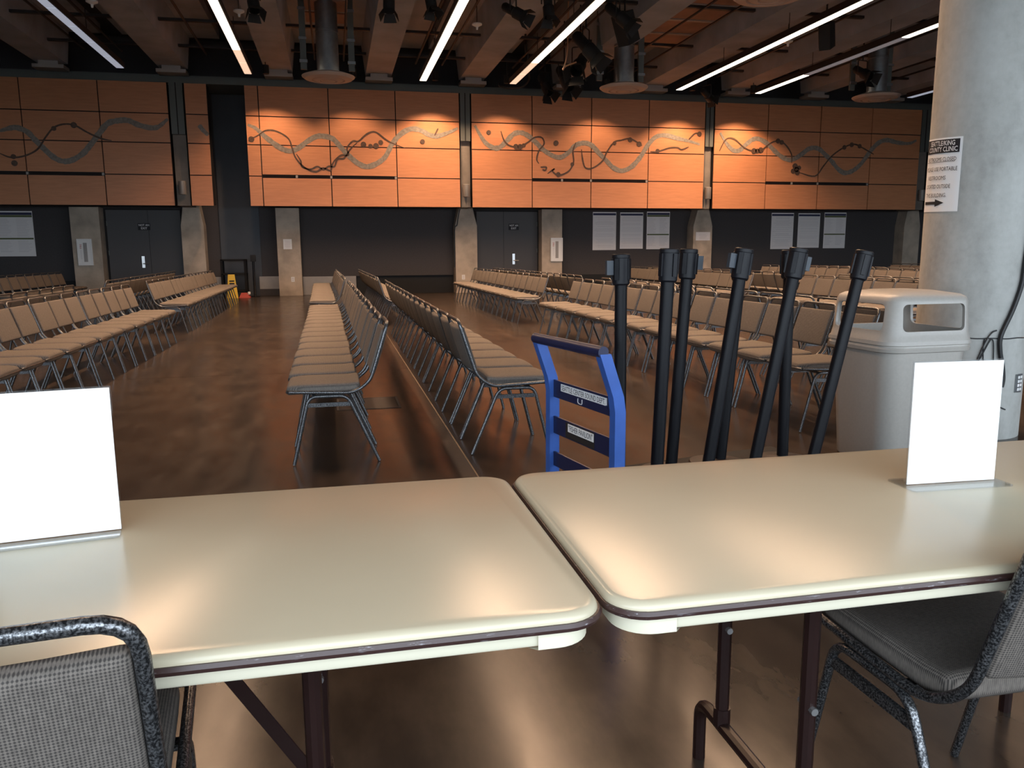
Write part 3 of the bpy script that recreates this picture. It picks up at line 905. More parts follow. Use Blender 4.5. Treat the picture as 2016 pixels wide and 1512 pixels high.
# small downlights that wash the wood panels
def downlight(x, y, label, power):
    t = thing('wall_downlight', label, 'ceiling light', (x, y, 6.02), 0, 'downlights washing the wood panels')
    MB().lathe([(0.075, 0.0), (0.085, 0.0), (0.085, 0.22), (0.0, 0.23)], 18).build('can', M['black'], t)
    MB().lathe([(0.0, 0.06), (0.074, 0.06), (0.074, 0.07), (0.0, 0.07)], 18).build('lens', M['lens_dim'], t)
    MB().tube([(0, 0, 0.22), (0, 0, hang((x, y, 0)) - 6.02)], 0.012, 6).build('stem', M['black'], t)
    ld = bpy.data.lights.new('downlight_lamp', 'SPOT')
    ld.energy = power
    ld.color = WARM
    ld.spot_size = math.radians(118)
    ld.spot_blend = 0.5
    ld.shadow_soft_size = 0.06
    lo = bpy.data.objects.new('downlight_lamp', ld)
    COL.objects.link(lo)
    lo.parent = t
    lo.location = (0, 0, -0.02)

downlight(2.95, 23.25, 'small black downlight above the bright wood panel by the shutter pilaster', 600)
downlight(10.7, 23.25, 'small black downlight above the bright wood panel left of the pink notice pilaster', 560)
downlight(12.7, 23.25, 'small black downlight above the bright wood panel right of the pink notice pilaster', 560)
downlight(5.0, 23.25, 'added fill downlight above the wood panel over the door', 330)  # extra lamp, added to lift the panel brightness
downlight(-1.6, 23.25, 'added fill downlight above the wood panel over the pilaster with an outlet', 300)  # extra lamp to brighten this end of the panels
downlight(8.0, 23.25, 'added fill downlight above the wood panel over the first posters', 260)  # lamp added to even out the lower panels
downlight(0.7, 23.25, 'added fill downlight above the wood panel over the long shutter', 200)  # added fill for the panels between the brighter lamps

# ------------------------------------------------------------------ round concrete column with its sign, cable and tie
CX, CY, CR = 4.2815, 4.6912, 0.34
column = thing('round_column', 'big round bare concrete column behind the beige trash can', 'column', (CX, CY, 0))
MB().lathe([(CR, 0), (CR, ZC - 0.001)], 96).build('shaft', M['column'], column, 30)

def oncyl(deg, z, off=0.0):
    a = math.radians(deg)
    return Vector((CX + (CR + off) * math.cos(a), CY + (CR + off) * math.sin(a), z))

sign = thing('paper_sign', 'white paper sign with black heading and arrow taped on the round column', 'sign', (0, 0, 0))
A0, A1, SZ0, SZ1 = -211.5, -154.7, 1.50, 1.985
SW = math.radians(A1 - A0) * CR
def sheet(u0, u1, z0, z1, off, skew=True, n=24):
    mb = MB()
    vs, fs = [], []
    for i in range(n + 1):
        u = u0 + (u1 - u0) * i / n
        for z in (z0, z1):
            vs.append(signpt(u, z, off + 0.0012 * math.sin(i * 0.9)))
    for i in range(n):
        fs.append((2 * i, 2 * i + 2, 2 * i + 3, 2 * i + 1))
    return mb.add(vs, fs)

def signpt(u, z, off):
    """u 0..SW across the sheet, z 0..1 up the sheet"""
    ang = A0 + math.degrees(u / CR)
    top = 1.988 - 0.018 * (u / SW)
    bot = 1.508 - 0.010 * (u / SW)
    return oncyl(ang, bot + (top - bot) * z, off)

sheet(0, SW, 0, 1, 0.004).build('sheet', M['paper'], sign)
sheet(SW * 0.05, SW * 0.955, 0.795, 0.975, 0.0075).build('title_block', M['ink'], sign)
def sign_text(s, zc, wd, hh, m, uc=0.5, bold=0.0):
    text('lettering', s, lambda a, b: signpt(SW * uc + a, zc + b / 0.48, 0.0105), m, sign, width=wd, height=hh, bold=bold)
sign_text('SEATTLE/KING', 0.925, 0.215, 0.032, M['white_print'], 0.545, 0.012)
sign_text('COUNTY CLINIC', 0.845, 0.250, 0.032, M['white_print'], 0.55, 0.012)
sign_text('RESTROOMS CLOSED', 0.71, 0.25, 0.026, M['ink'], 0.54, 0.0)
sheet(SW * 0.10, SW * 0.88, 0.672, 0.677, 0.0085).build('underline', M['ink'], sign)
sign_text('PLEASE USE PORTABLE', 0.58, 0.27, 0.026, M['ink'], 0.545)
sign_text('RESTROOMS', 0.46, 0.165, 0.026, M['ink'], 0.48)
sign_text('LOCATED OUTSIDE', 0.345, 0.225, 0.026, M['ink'], 0.50)
sign_text('THIS BUILDING.', 0.225, 0.195, 0.026, M['ink'], 0.475)
ar = [(0.13, 0.105), (0.13, 0.135), (0.50, 0.135), (0.50, 0.165), (0.70, 0.12), (0.50, 0.072), (0.50, 0.105)]
mb = MB()
for k in range(8):
    a, b = 0.13 + 0.37 * k / 8, 0.13 + 0.37 * (k + 1) / 8
    mb.add([signpt(SW * a, 0.100, 0.0085), signpt(SW * b, 0.100, 0.0085), signpt(SW * b, 0.14, 0.0085), signpt(SW * a, 0.14, 0.0085)], [(0, 1, 2, 3)])
mb.add([signpt(SW * 0.5, 0.068, 0.0085), signpt(SW * 0.72, 0.12, 0.0085), signpt(SW * 0.5, 0.172, 0.0085)], [(0, 1, 2)])
mb.build('arrow', M['ink'], sign, 0)

tag(MB().tube(smooth_path([oncyl(d, z, 0.016) for d, z in ((-70, 2.3), (-76, 1.7), (-82, 1.173), (-84, 1.027), (-92.3, 0.864), (-102.5, 0.70), (-102.1, 0.60), (-98.1, 0.499), (-96.1, 0.415), (-97, 0.36))], 5), 0.0145, 8).build('power_cable', M['cable']), 'thick black cable hanging down the round column', 'cable')
tie = thing('tie_cord', 'thin black cord tied round the column with a loose bow', 'cord', (0, 0, 0))
MB().tube([oncyl(-150 + 5 * k, 0.678 + 0.002 * math.sin(k), 0.004) for k in range(20)], 0.004, 6).build('band', M['cable'], tie)
MB().tube(smooth_path([oncyl(d, z, 0.012) for d, z in ((-107, 0.733), (-112, 0.715), (-117, 0.66), (-122.6, 0.55), (-121, 0.548), (-115, 0.64), (-112, 0.678))], 5), 0.005, 6).build('bow_loop', M['cable'], tie)
for dd in ((-118, 0.675, -118.7, 0.62, -117, 0.50), (-112, 0.678, -109, 0.65, -107, 0.50)):
    MB().tube(smooth_path([oncyl(dd[0], dd[1], 0.01), oncyl(dd[2], dd[3], 0.01), oncyl(dd[4], dd[5], 0.008)], 5), 0.004, 6).build('cord_end', M['cable'], tie)
MB().tube([oncyl(-97, 0.228, 0.006), oncyl(-88, 0.205, 0.006)], 0.004, 6).build('cord_tip', M['cable'], tie)
t = thing('outlet_plate', 'steel outlet plate with pale sockets low on the round column', 'outlet', (0, 0, 0))
mb = MB()
q = [oncyl(-76, 0.315, 0.002), oncyl(-63, 0.310, 0.002), oncyl(-63, 0.436, 0.002), oncyl(-76, 0.436, 0.002)]
q2 = [oncyl(-76, 0.315, 0.008), oncyl(-63, 0.310, 0.008), oncyl(-63, 0.436, 0.008), oncyl(-76, 0.436, 0.008)]
mb.hexa(q, q2)
mb.build('cover_plate', M['galv'], t, 0)
for k in range(4):
    for d in (-73.5, -68.5):
        z = 0.325 + 0.027 * k
        MB().hexa([oncyl(d, z, 0.008), oncyl(d + 3.5, z, 0.008), oncyl(d + 3.5, z + 0.018, 0.008), oncyl(d, z + 0.018, 0.008)], [oncyl(d, z, 0.011), oncyl(d + 3.5, z, 0.011), oncyl(d + 3.5, z + 0.018, 0.011), oncyl(d, z + 0.018, 0.011)]).build('socket', M['white'] if k != 1 else M['paper_pink'], t, 0)

# ------------------------------------------------------------------ trash can
def evaluate(o, mods):
    for target in mods:
        md = o.modifiers.new('cut', 'BOOLEAN')
        md.operation = 'DIFFERENCE'
        md.object = target
        md.solver = 'EXACT'
    dg = bpy.context.evaluated_depsgraph_get()
    me = bpy.data.meshes.new_from_object(o.evaluated_get(dg))
    return me

bin_ = thing('trash_can', 'large beige plastic trash can with hooded lid beside the concrete column', 'trash can', (3.285, 4.155, 0), math.radians(2))
MB().loft([rrect(0.235, 0.235, 0.10, 0.0), rrect(0.242, 0.242, 0.10, 0.012), rrect(0.282, 0.282, 0.11, 0.70), rrect(0.268, 0.268, 0.10, 0.70), rrect(0.23, 0.23, 0.09, 0.03)]).build('body', M['bin'], bin_, 40)
MB().loft([rrect(0.285, 0.285, 0.11, 0.675), rrect(0.302, 0.302, 0.115, 0.68), rrect(0.306, 0.306, 0.115, 0.70), rrect(0.300, 0.300, 0.115, 0.708), rrect(0.300, 0.300, 0.115, 0.716), rrect(0.308, 0.308, 0.118, 0.720), rrect(0.306, 0.306, 0.118, 0.742), rrect(0.27, 0.27, 0.1, 0.742), rrect(0.27, 0.27, 0.1, 0.675)], False, False).build('rim', M['bin'], bin_, 40)
outer = MB().loft([rrect(0.303, 0.303, 0.117, 0.742), rrect(0.300, 0.300, 0.115, 0.752), rrect(0.293, 0.293, 0.10, 0.768), rrect(0.286, 0.286, 0.09, 0.79), rrect(0.272, 0.272, 0.075, 0.965), rrect(0.262, 0.262, 0.07, 0.988), rrect(0.238, 0.238, 0.065, 1.003), rrect(0.14, 0.14, 0.06, 1.020), rrect(0.02, 0.02, 0.01, 1.025)]).build('lid_tmp', M['bin'])
inner = MB().loft([rrect(0.278, 0.278, 0.10, 0.70), rrect(0.268, 0.268, 0.08, 0.80), rrect(0.254, 0.254, 0.06, 0.96), rrect(0.22, 0.22, 0.055, 0.985), rrect(0.05, 0.05, 0.03, 0.999)]).build('lid_in_tmp', M['bin'])
def opening(ax):
    ring = []
    hx, z0, z1, r = 0.208, 0.797, 0.950, 0.03
    for (sx, sz, a0) in ((1, 1, 0), (-1, 1, 90), (-1, -1, 180), (1, -1, 270)):
        for k in range(5):
            a = math.radians(a0 + 90 * k / 4)
            ring.append((sx * (hx - r) + r * math.cos(a), (z0 + z1) / 2 + sz * ((z1 - z0) / 2 - r) + r * math.sin(a)))
    if ax == 'y':
        return MB().hexa([(a, -0.5, b) for a, b in ring], [(a, 0.5, b) for a, b in ring])
    return MB().hexa([(-0.5, a, b) for a, b in ring], [(0.5, a, b) for a, b in ring])
c1 = opening('y').build('cut_a', M['bin'])
c2 = opening('x').build('cut_b', M['bin'])
lid_me = evaluate(outer, [inner, c1, c2])
for o_ in (outer, inner, c1, c2):
    bpy.data.objects.remove(o_)
lid_me.polygons.foreach_set('use_smooth', [True] * len(lid_me.polygons))
lid_me.set_sharp_from_angle(angle=math.radians(38))
tag(put('lid', lid_me, bin_), 'hooded beige lid open on all four sides')
MB().loft([rrect(0.25, 0.25, 0.09, 0.70), rrect(0.25, 0.25, 0.09, 0.712)]).build('inner_liner', M['bin_dark'], bin_, 0)

# ------------------------------------------------------------------ folding tables
def table(xa, xb, ya, yb, legs, label, braceless=False):
    t = thing('folding_table', label, 'table', ((xa + xb) / 2, (ya + yb) / 2, 0), 0, 'cream folding tables end to end')
    hx, hy, R_ = (xb - xa) / 2, (yb - ya) / 2, 0.062
    MB().loft([rrect(hx - 0.004, hy - 0.004, R_, 0.716, 8), rrect(hx - 0.001, hy - 0.001, R_, 0.722, 8), rrect(hx, hy, R_, 0.728, 8), rrect(hx - 0.002, hy - 0.002, R_, 0.734, 8), rrect(hx - 0.006, hy - 0.006, R_ - 0.004, 0.738, 8), rrect(hx - 0.013, hy - 0.013, R_ - 0.01, 0.740, 8)]).build('tabletop', M['table_top'], t, 50)
    MB().loft([rrect(hx - 0.012, hy - 0.012, R_ - 0.01, 0.7265, 8), rrect(hx + 0.003, hy + 0.003, R_ + 0.002, 0.7265, 8), rrect(hx + 0.006, hy + 0.006, R_ + 0.004, 0.721, 8), rrect(hx + 0.003, hy + 0.003, R_ + 0.002, 0.7145, 8), rrect(hx - 0.012, hy - 0.012, R_ - 0.01, 0.7145, 8)], False, False).build('edge_bumper', M['bumper'], t, 40)
    ax, ay = hx - 0.018, hy - 0.018
    MB().loft([rrect(ax, ay, 0.055, 0.7145, 8), rrect(ax, ay, 0.055, 0.690, 8), rrect(ax - 0.003, ay - 0.003, 0.052, 0.686, 8), rrect(ax - 0.012, ay - 0.012, 0.045, 0.686, 8), rrect(ax - 0.012, ay - 0.012, 0.045, 0.7145, 8)], False, False).build('apron', M['table_edge'], t, 40)
    for sx in (-1, 1):
        for sy in (-1, 1):
            ring = rrect(ax + 0.004, ay + 0.004, 0.058, 0, 8)
            n9 = 9
            q = {(1, 1): 0, (-1, 1): 1, (-1, -1): 2, (1, -1): 3}[(sx, sy)]
            seg = ring[q * n9:(q + 1) * n9]
            e0, e1 = seg[0], seg[-1]
            def ext(p, other):
                d = Vector((p[0], p[1], 0))
                if abs(abs(p[0]) - (ax + 0.004)) < 1e-5:
                    return (p[0], p[1] - sy * 0.03, 0)
                return (p[0] - sx * 0.03, p[1], 0)
            seg = [ext(e0, e1)] + seg + [ext(e1, e0)]
            vs, fs = [], []
            for (x, y, _z) in seg:
                vs += [(x, y, 0.714), (x, y, 0.683), (x * 0.985, y * 0.96, 0.681)]
            for k in range(len(seg) - 1):
                fs += [(3 * k, 3 * k + 1, 3 * k + 4, 3 * k + 3), (3 * k + 1, 3 * k + 2, 3 * k + 5, 3 * k + 4)]
            MB().add(vs, fs).build('corner_cap', M['table_edge'], t, 40)
    for sgn in (-1, 1):
        lx = sgn * (hx - legs)
        y1, y2 = 0.165, 0.275
        lf = MB()
        foot = fillet([(lx, -y2, 0.0), (lx, -y2, 0.155), (lx, y2, 0.155), (lx, y2, 0.0)], 0.05, 6)
        lf.tube(foot, 0.0155, 10)
        tag(lf.build('foot_frame', M['leg_brown'], t), 'dark brown bent tube foot')
        for s in (-1, 1):
            p = MB().tube([(lx, s * y1, 0.155), (lx, s * y1, 0.705)], 0.0155, 10)
            p.tube([(lx, s * y1, 0.158), (lx, s * y1, 0.20)], 0.0195, 10)
            leg = p.build('leg', M['leg_brown'], t)
            bo = MB()
            for z in (0.40,):
                bo.tube([(lx, s * y1 - 0.024, z), (lx, s * y1 + 0.024, z)], 0.0075, 8)
            bo.build('bolt', M['bolt'], leg)
        d = -sgn
        for s in (() if (braceless and sgn < 0) else (-0.02,)):
            br = MB()
            a, b = Vector((lx + d * 0.012, s, 0.30)), Vector((lx + d * 0.26, s, 0.70))
            nrm = (b - a).normalized().cross(Vector((0, 1, 0))) * 0.012
            br.hexa([a - nrm + Vector((0, -0.003, 0)), a + nrm + Vector((0, -0.003, 0)), a + nrm + Vector((0, 0.003, 0)), a - nrm + Vector((0, 0.003, 0))], [b - nrm + Vector((0, -0.003, 0)), b + nrm + Vector((0, -0.003, 0)), b + nrm + Vector((0, 0.003, 0)), b - nrm + Vector((0, 0.003, 0))])
            br.build('brace', M['leg_brown'], t, 0)
        B(lx - 0.03, lx + 0.03, -0.3, 0.3, 0.703, 0.715).build('mount_plate', M['leg_brown'], t, 0)

table(-1.462, 0.366, 1.025, 1.765, 0.43, 'cream folding table carrying the blank sign cut by the picture edge')
table(0.380, 2.208, 1.033, 1.768, 0.46, 'cream folding table in front of the blue cart, stanchions and trash can', True)

def sign_holder(x, y, rz, label, lip):
    t = thing('sign_holder', label, 'sign holder', (x, y, 0.7405), rz, 'acrylic sign holders on the tables')
    hw, h = 0.108, 0.272
    tilt = 0.012
    def st(p):
        return Vector((p.x, p.y + p.z * tilt, p.z))
    tag(B(-hw, hw, -0.0012, 0.0012, 0.004, h).xf(st).build('paper', M['paper'], t, 0), 'blank white sheet')
    B(-hw - 0.002, hw + 0.002, 0.0016, 0.0036, 0.003, h + 0.003).xf(st).build('back_plate', M['acrylic'], t, 0)
    y0, y1 = (-0.045, 0.05) if not lip else (-0.04, 0.02)
    MB().loft([rrect(hw + (0.014 if not lip else 0.0), (y1 - y0) / 2, 0.008, z, 4, 0, (y0 + y1) / 2) for z in (0.0, 0.0028)]).build('base_plate', M['acrylic'], t, 0)
    if lip:
        B(-hw, hw, -0.034, -0.028, 0.0030, 0.0042).build('paper_lip', M['paper'], t, 0)

sign_holder(1.309, 1.452, math.radians(-2.5), 'blank white sheet in a clear acrylic stand in front of the trash can', False)
sign_holder(-0.518, 1.535, math.radians(9), 'blank white sheet in a clear acrylic stand on the table behind the tucked chair', True)

# ------------------------------------------------------------------ blue platform cart with label plates
hv = Vector((0.125, -0.6, 0)).normalized()
cart = thing('platform_cart', 'blue platform cart with tall handle loaded with black stanchions', 'cart', (1.087, 3.40, 0), math.atan2(hv.x, -hv.y))
# local frame: +x along the deck, +y to the far post
DZ = 0.16
MB().rbox(0.68, 0, DZ - 0.02, 1.40, 0.60, 0.04, 0.012, 2).build('deck', M['cart_blue'], cart)
MB().rbox(0.68, 0, DZ + 0.002, 1.36, 0.57, 0.006, 0.002, 1).build('deck_mat', M['rubber'], cart)
for s in (-1, 1):
    pth = [(-0.015, s * 0.30, DZ - 0.02), (-0.015, s * 0.30, 0.59), (-0.025, s * 0.30, 0.655), (-0.090, s * 0.30, 0.838)]
    mb = MB()
    vs, fs = [], []
    for i, (x, y, z) in enumerate(pth):
        vs += [(x - 0.026, y - 0.022, z), (x + 0.026, y - 0.022, z), (x + 0.026, y + 0.022, z), (x - 0.026, y + 0.022, z)]
    for i in range(len(pth) - 1):
        for k in range(4):
            fs.append((4 * i + k, 4 * i + (k + 1) % 4, 4 * i + 4 + (k + 1) % 4, 4 * i + 4 + k))
    fs += [(3, 2, 1, 0), (12, 13, 14, 15)]
    mb.add(vs, fs).build('handle_post', M['cart_blue'], cart, 25)
MB().tube([(-0.098, -0.318, 0.846), (-0.098, 0.318, 0.846)], 0.025, 14).build('grip_bar', M['cart_navy'], cart)
for i, (z0, z1) in enumerate(((0.560, 0.644), (0.381, 0.465), (0.218, 0.288))):
    bar = B(-0.021, -0.012, -0.279, 0.279, z0, z1).build('cross_panel', M['cart_navy'], cart, 0)
    if i == 0:
        B(-0.0235, -0.021, -0.222, 0.198, z0 + 0.040, z1 - 0.010).build('label_plate', M['paper'], bar, 0)
        text('lettering', 'SEATTLE CENTER SOUND DEPT.', lambda a, b: (-0.0245, -0.012 - a, z0 + 0.057 + b), M['ink'], bar, width=0.400, height=0.024)
        tag(MB().tube(smooth_path([(-0.0235, 0.03, z0 + 0.032), (-0.0235, 0.028, z0 + 0.012), (-0.0235, -0.005, z0 + 0.010), (-0.0235, -0.008, z0 + 0.032)], 4), 0.002, 5).build('print_mark', M['white_print'], bar), 'small white printed emblem')
        for y in (-0.22, 0.215):
            MB().tube([(-0.024, y, z0 + 0.035), (-0.02, y, z0 + 0.035)], 0.008, 8).build('rivet', M['cart_navy'], bar)
    if i == 1:
        B(-0.0225, -0.021, -0.12, 0.15, z0 + 0.005, z1 - 0.005).build('backing_plate', M['slot'], bar, 0)
        B(-0.0240, -0.0225, -0.115, 0.125, z0 + 0.036, z1 - 0.010).build('label_plate', M['paper'], bar, 0)
        text('lettering', '"FISHER PAVILION"', lambda a, b: (-0.0248, 0.005 - a, z0 + 0.056 + b), M['ink'], bar, width=0.222, height=0.028)
for (x, y) in ((0.12, -0.28), (0.12, 0.28), (1.25, -0.28), (1.25, 0.28)):
    wh = MB().tube([(x, y - 0.02, 0.065), (x, y + 0.02, 0.065)], 0.065, 18).build('caster', M['rubber'], cart)
    fk = B(x - 0.02, x + 0.02, y - 0.034, y - 0.028, 0.05, DZ - 0.04)
    fk.box(x - 0.02, x + 0.02, y + 0.028, y + 0.034, 0.05, DZ - 0.04)
    fk.box(x - 0.05, x + 0.05, y - 0.04, y + 0.04, DZ - 0.05, DZ - 0.04)
    fk.build('caster_fork', M['galv'], wh, 0)

# ------------------------------------------------------------------ belt stanchions standing on the cart
ST = [((1.283, 3.5, 1.242), (1.292, 3.5), 0.000, 180, 'upright black stanchion just behind the blue cart handle'),
      ((1.398, 3.22, 1.264), (1.36, 3.22), 0.030, 150, 'black stanchion second from the blue handle, slightly leaning, with no clip'),
      ((1.641, 3.55, 1.263), (1.577, 3.55), 0.020, 0, 'black stanchion with a grey clip and a red dot, between two near ones'),
      ((1.835, 3.38, 1.263), (1.682, 3.38), 0.055, 185, 'leaning black stanchion with a grey clip turned to the handle side'),
      ((1.945, 3.60, 1.249), (1.864, 3.60), 0.045, 60, 'black stanchion almost hidden behind a leaning one in the middle of the cart'),
      ((2.1, 3.36, 1.262), (1.912, 3.36), 0.080, 5, 'strongly leaning black stanchion with a grey clip toward the trash can'),
      ((2.214, 3.62, 1.256), (2.228, 3.62), 0.010, 175, 'upright black stanchion crossed by the leaning one with a clip'),
      ((2.512, 3.45, 1.248), (2.282, 3.45), 0.035, 120, 'most tilted black stanchion leaning toward the beige trash can')]
for (top, bot, lift, clip, lab) in ST:
    z0 = DZ + 0.006 + lift * 0.35
    base = Vector((bot[0], bot[1], z0))
    ax = (Vector(top) - base)
    L = ax.length
    ax.normalize()
    q = Vector((0, 0, 1)).rotation_difference(ax)
    t = thing('belt_stanchion', lab, 'stanchion', base, 0, 'black belt stanchions on the cart')
    t.rotation_mode = 'QUATERNION'
    t.rotation_quaternion = q
    flat = q.inverted()
    # base plate keeps near level on the pile
    MB().lathe([(0.0, 0.0), (0.150, 0.0), (0.155, 0.008), (0.150, 0.016), (0.08, 0.026), (0.04, 0.035), (0.0, 0.036)], 36).xf(lambda p: flat.slerp(q.__class__(), 0.35) @ p).build('base', M['base_brown'], t)
    MB().lathe([(0.0285, 0.03), (0.0285, L - 0.12)], 28).build('post', M['post_black'], t)
    hd = MB().lathe([(0.034, L - 0.142), (0.040, L - 0.135), (0.040, L - 0.02), (0.042, L - 0.018), (0.042, L - 0.004), (0.038, L), (0.0, L)], 28).build('head', M['post_head'], t)
    for k in range(4):
        a = math.radians(clip + 45 + 90 * k)
        c, s = math.cos(a), math.sin(a)
        mb = B(0.037, 0.0455, -0.010, 0.010, L - 0.118, L - 0.022)
        mb.xf(lambda p: Vector((c * p.x - s * p.y, s * p.x + c * p.y, p.z)))
        mb.build('belt_slot', M['post_head'], hd, 0)
    if clip in (180, 0, 185, 5):
        a = math.radians(clip)
        c, s = math.cos(a), math.sin(a)
        mb = B(0.040, 0.072, -0.012, 0.012, L - 0.095, L - 0.03)
        mb.xf(lambda p: Vector((c * p.x - s * p.y, s * p.x + c * p.y, p.z)))
        tag(mb.build('belt_clip', M['clip'], hd, 0), 'grey belt clip')

# ------------------------------------------------------------------ clutter by the far wall
uc = thing('utility_cart', 'black two-shelf utility cart against the slate wall strip', 'cart', (-2.93, 25.1, 0))
for z in (0.18, 0.68, 1.09):
    MB().rbox(0, 0, z, 0.72, 0.44, 0.05, 0.012, 2).build('shelf', M['rubber'], uc)
for sx in (-1, 1):
    for sy in (-1, 1):
        B(sx * 0.33 - 0.03, sx * 0.33 + 0.03, sy * 0.19 - 0.03, sy * 0.19 + 0.03, 0.09, 1.10).build('post', M['rubber'], uc, 0)
        MB().tube([(sx * 0.33 - 0.02, sy * 0.19, 0.045), (sx * 0.33 + 0.02, sy * 0.19, 0.045)], 0.045, 12).build('wheel', M['rubber'], uc)
wf = thing('wet_floor_sign', 'yellow folding wet floor sign standing in front of the black utility cart', 'floor sign', (-2.955, 24.5, 0), math.radians(12))
for s in (-1, 1):
    mb = MB()
    mb.hexa([(-0.15, s * 0.13, 0), (0.15, s * 0.13, 0), (0.15, s * 0.13 + 0.02, 0), (-0.15, s * 0.13 + 0.02, 0)], [(-0.09, s * 0.02, 0.68), (0.09, s * 0.02, 0.68), (0.09, s * 0.02 + 0.02, 0.68), (-0.09, s * 0.02 + 0.02, 0.68)])
    mb.build('panel', M['yellow'], wf, 0)
    for z in (0.40, 0.47):
        yy = s * (0.13 - 0.11 * z / 0.68) + (0.021 if s > 0 else -0.001)
        B(-0.07, 0.07, yy - 0.001, yy + 0.001, z, z + 0.04).build('printed_band', M['ink'], wf, 0)
dp = thing('dustpan', 'red dustpan with white bit beside the wet floor sign', 'dustpan', (-2.62, 24.65, 0))
MB().hexa([(-0.16, -0.14, 0), (0.16, -0.14, 0), (0.16, 0.14, 0), (-0.16, 0.14, 0)], [(-0.10, -0.05, 0.14), (0.06, -0.05, 0.14), (0.06, 0.13, 0.14), (-0.10, 0.13, 0.14)]).build('pan', M['red'], dp, 0)
MB().rbox(0.12, -0.02, 0.13, 0.07, 0.06, 0.08, 0.015, 2).build('cap', M['white'], dp)
ps = thing('post_stand', 'slim black post stand with a square head beside the pale plinth', 'stand', (-2.36, 24.9, 0))
MB().lathe([(0.0, 0), (0.14, 0), (0.14, 0.012), (0.04, 0.03), (0.033, 0.04), (0.033, 1.05), (0.0, 1.05)], 20).build('post', M['post_black'], ps)
MB().rbox(0, 0, 1.14, 0.15, 0.10, 0.19, 0.01, 2).build('head', M['black'], ps)
fh = thing('floor_hatch', 'dark metal floor box cover set in the floor behind the first chair', 'floor hatch', (0.225, 6.72, 0))
mb = MB()
for a, b, c, d in ((-0.26, 0.26, -0.26, -0.24), (-0.26, 0.26, 0.24, 0.26), (-0.26, -0.24, -0.24, 0.24), (0.24, 0.26, -0.24, 0.24)):
    mb.box(a, b, c, d, 0.0005, 0.004)
mb.build('frame', M['slot'], fh, 0)
B(-0.238, 0.238, -0.238, 0.238, 0.0005, 0.003).build('cover', M['base_brown'], fh, 0)

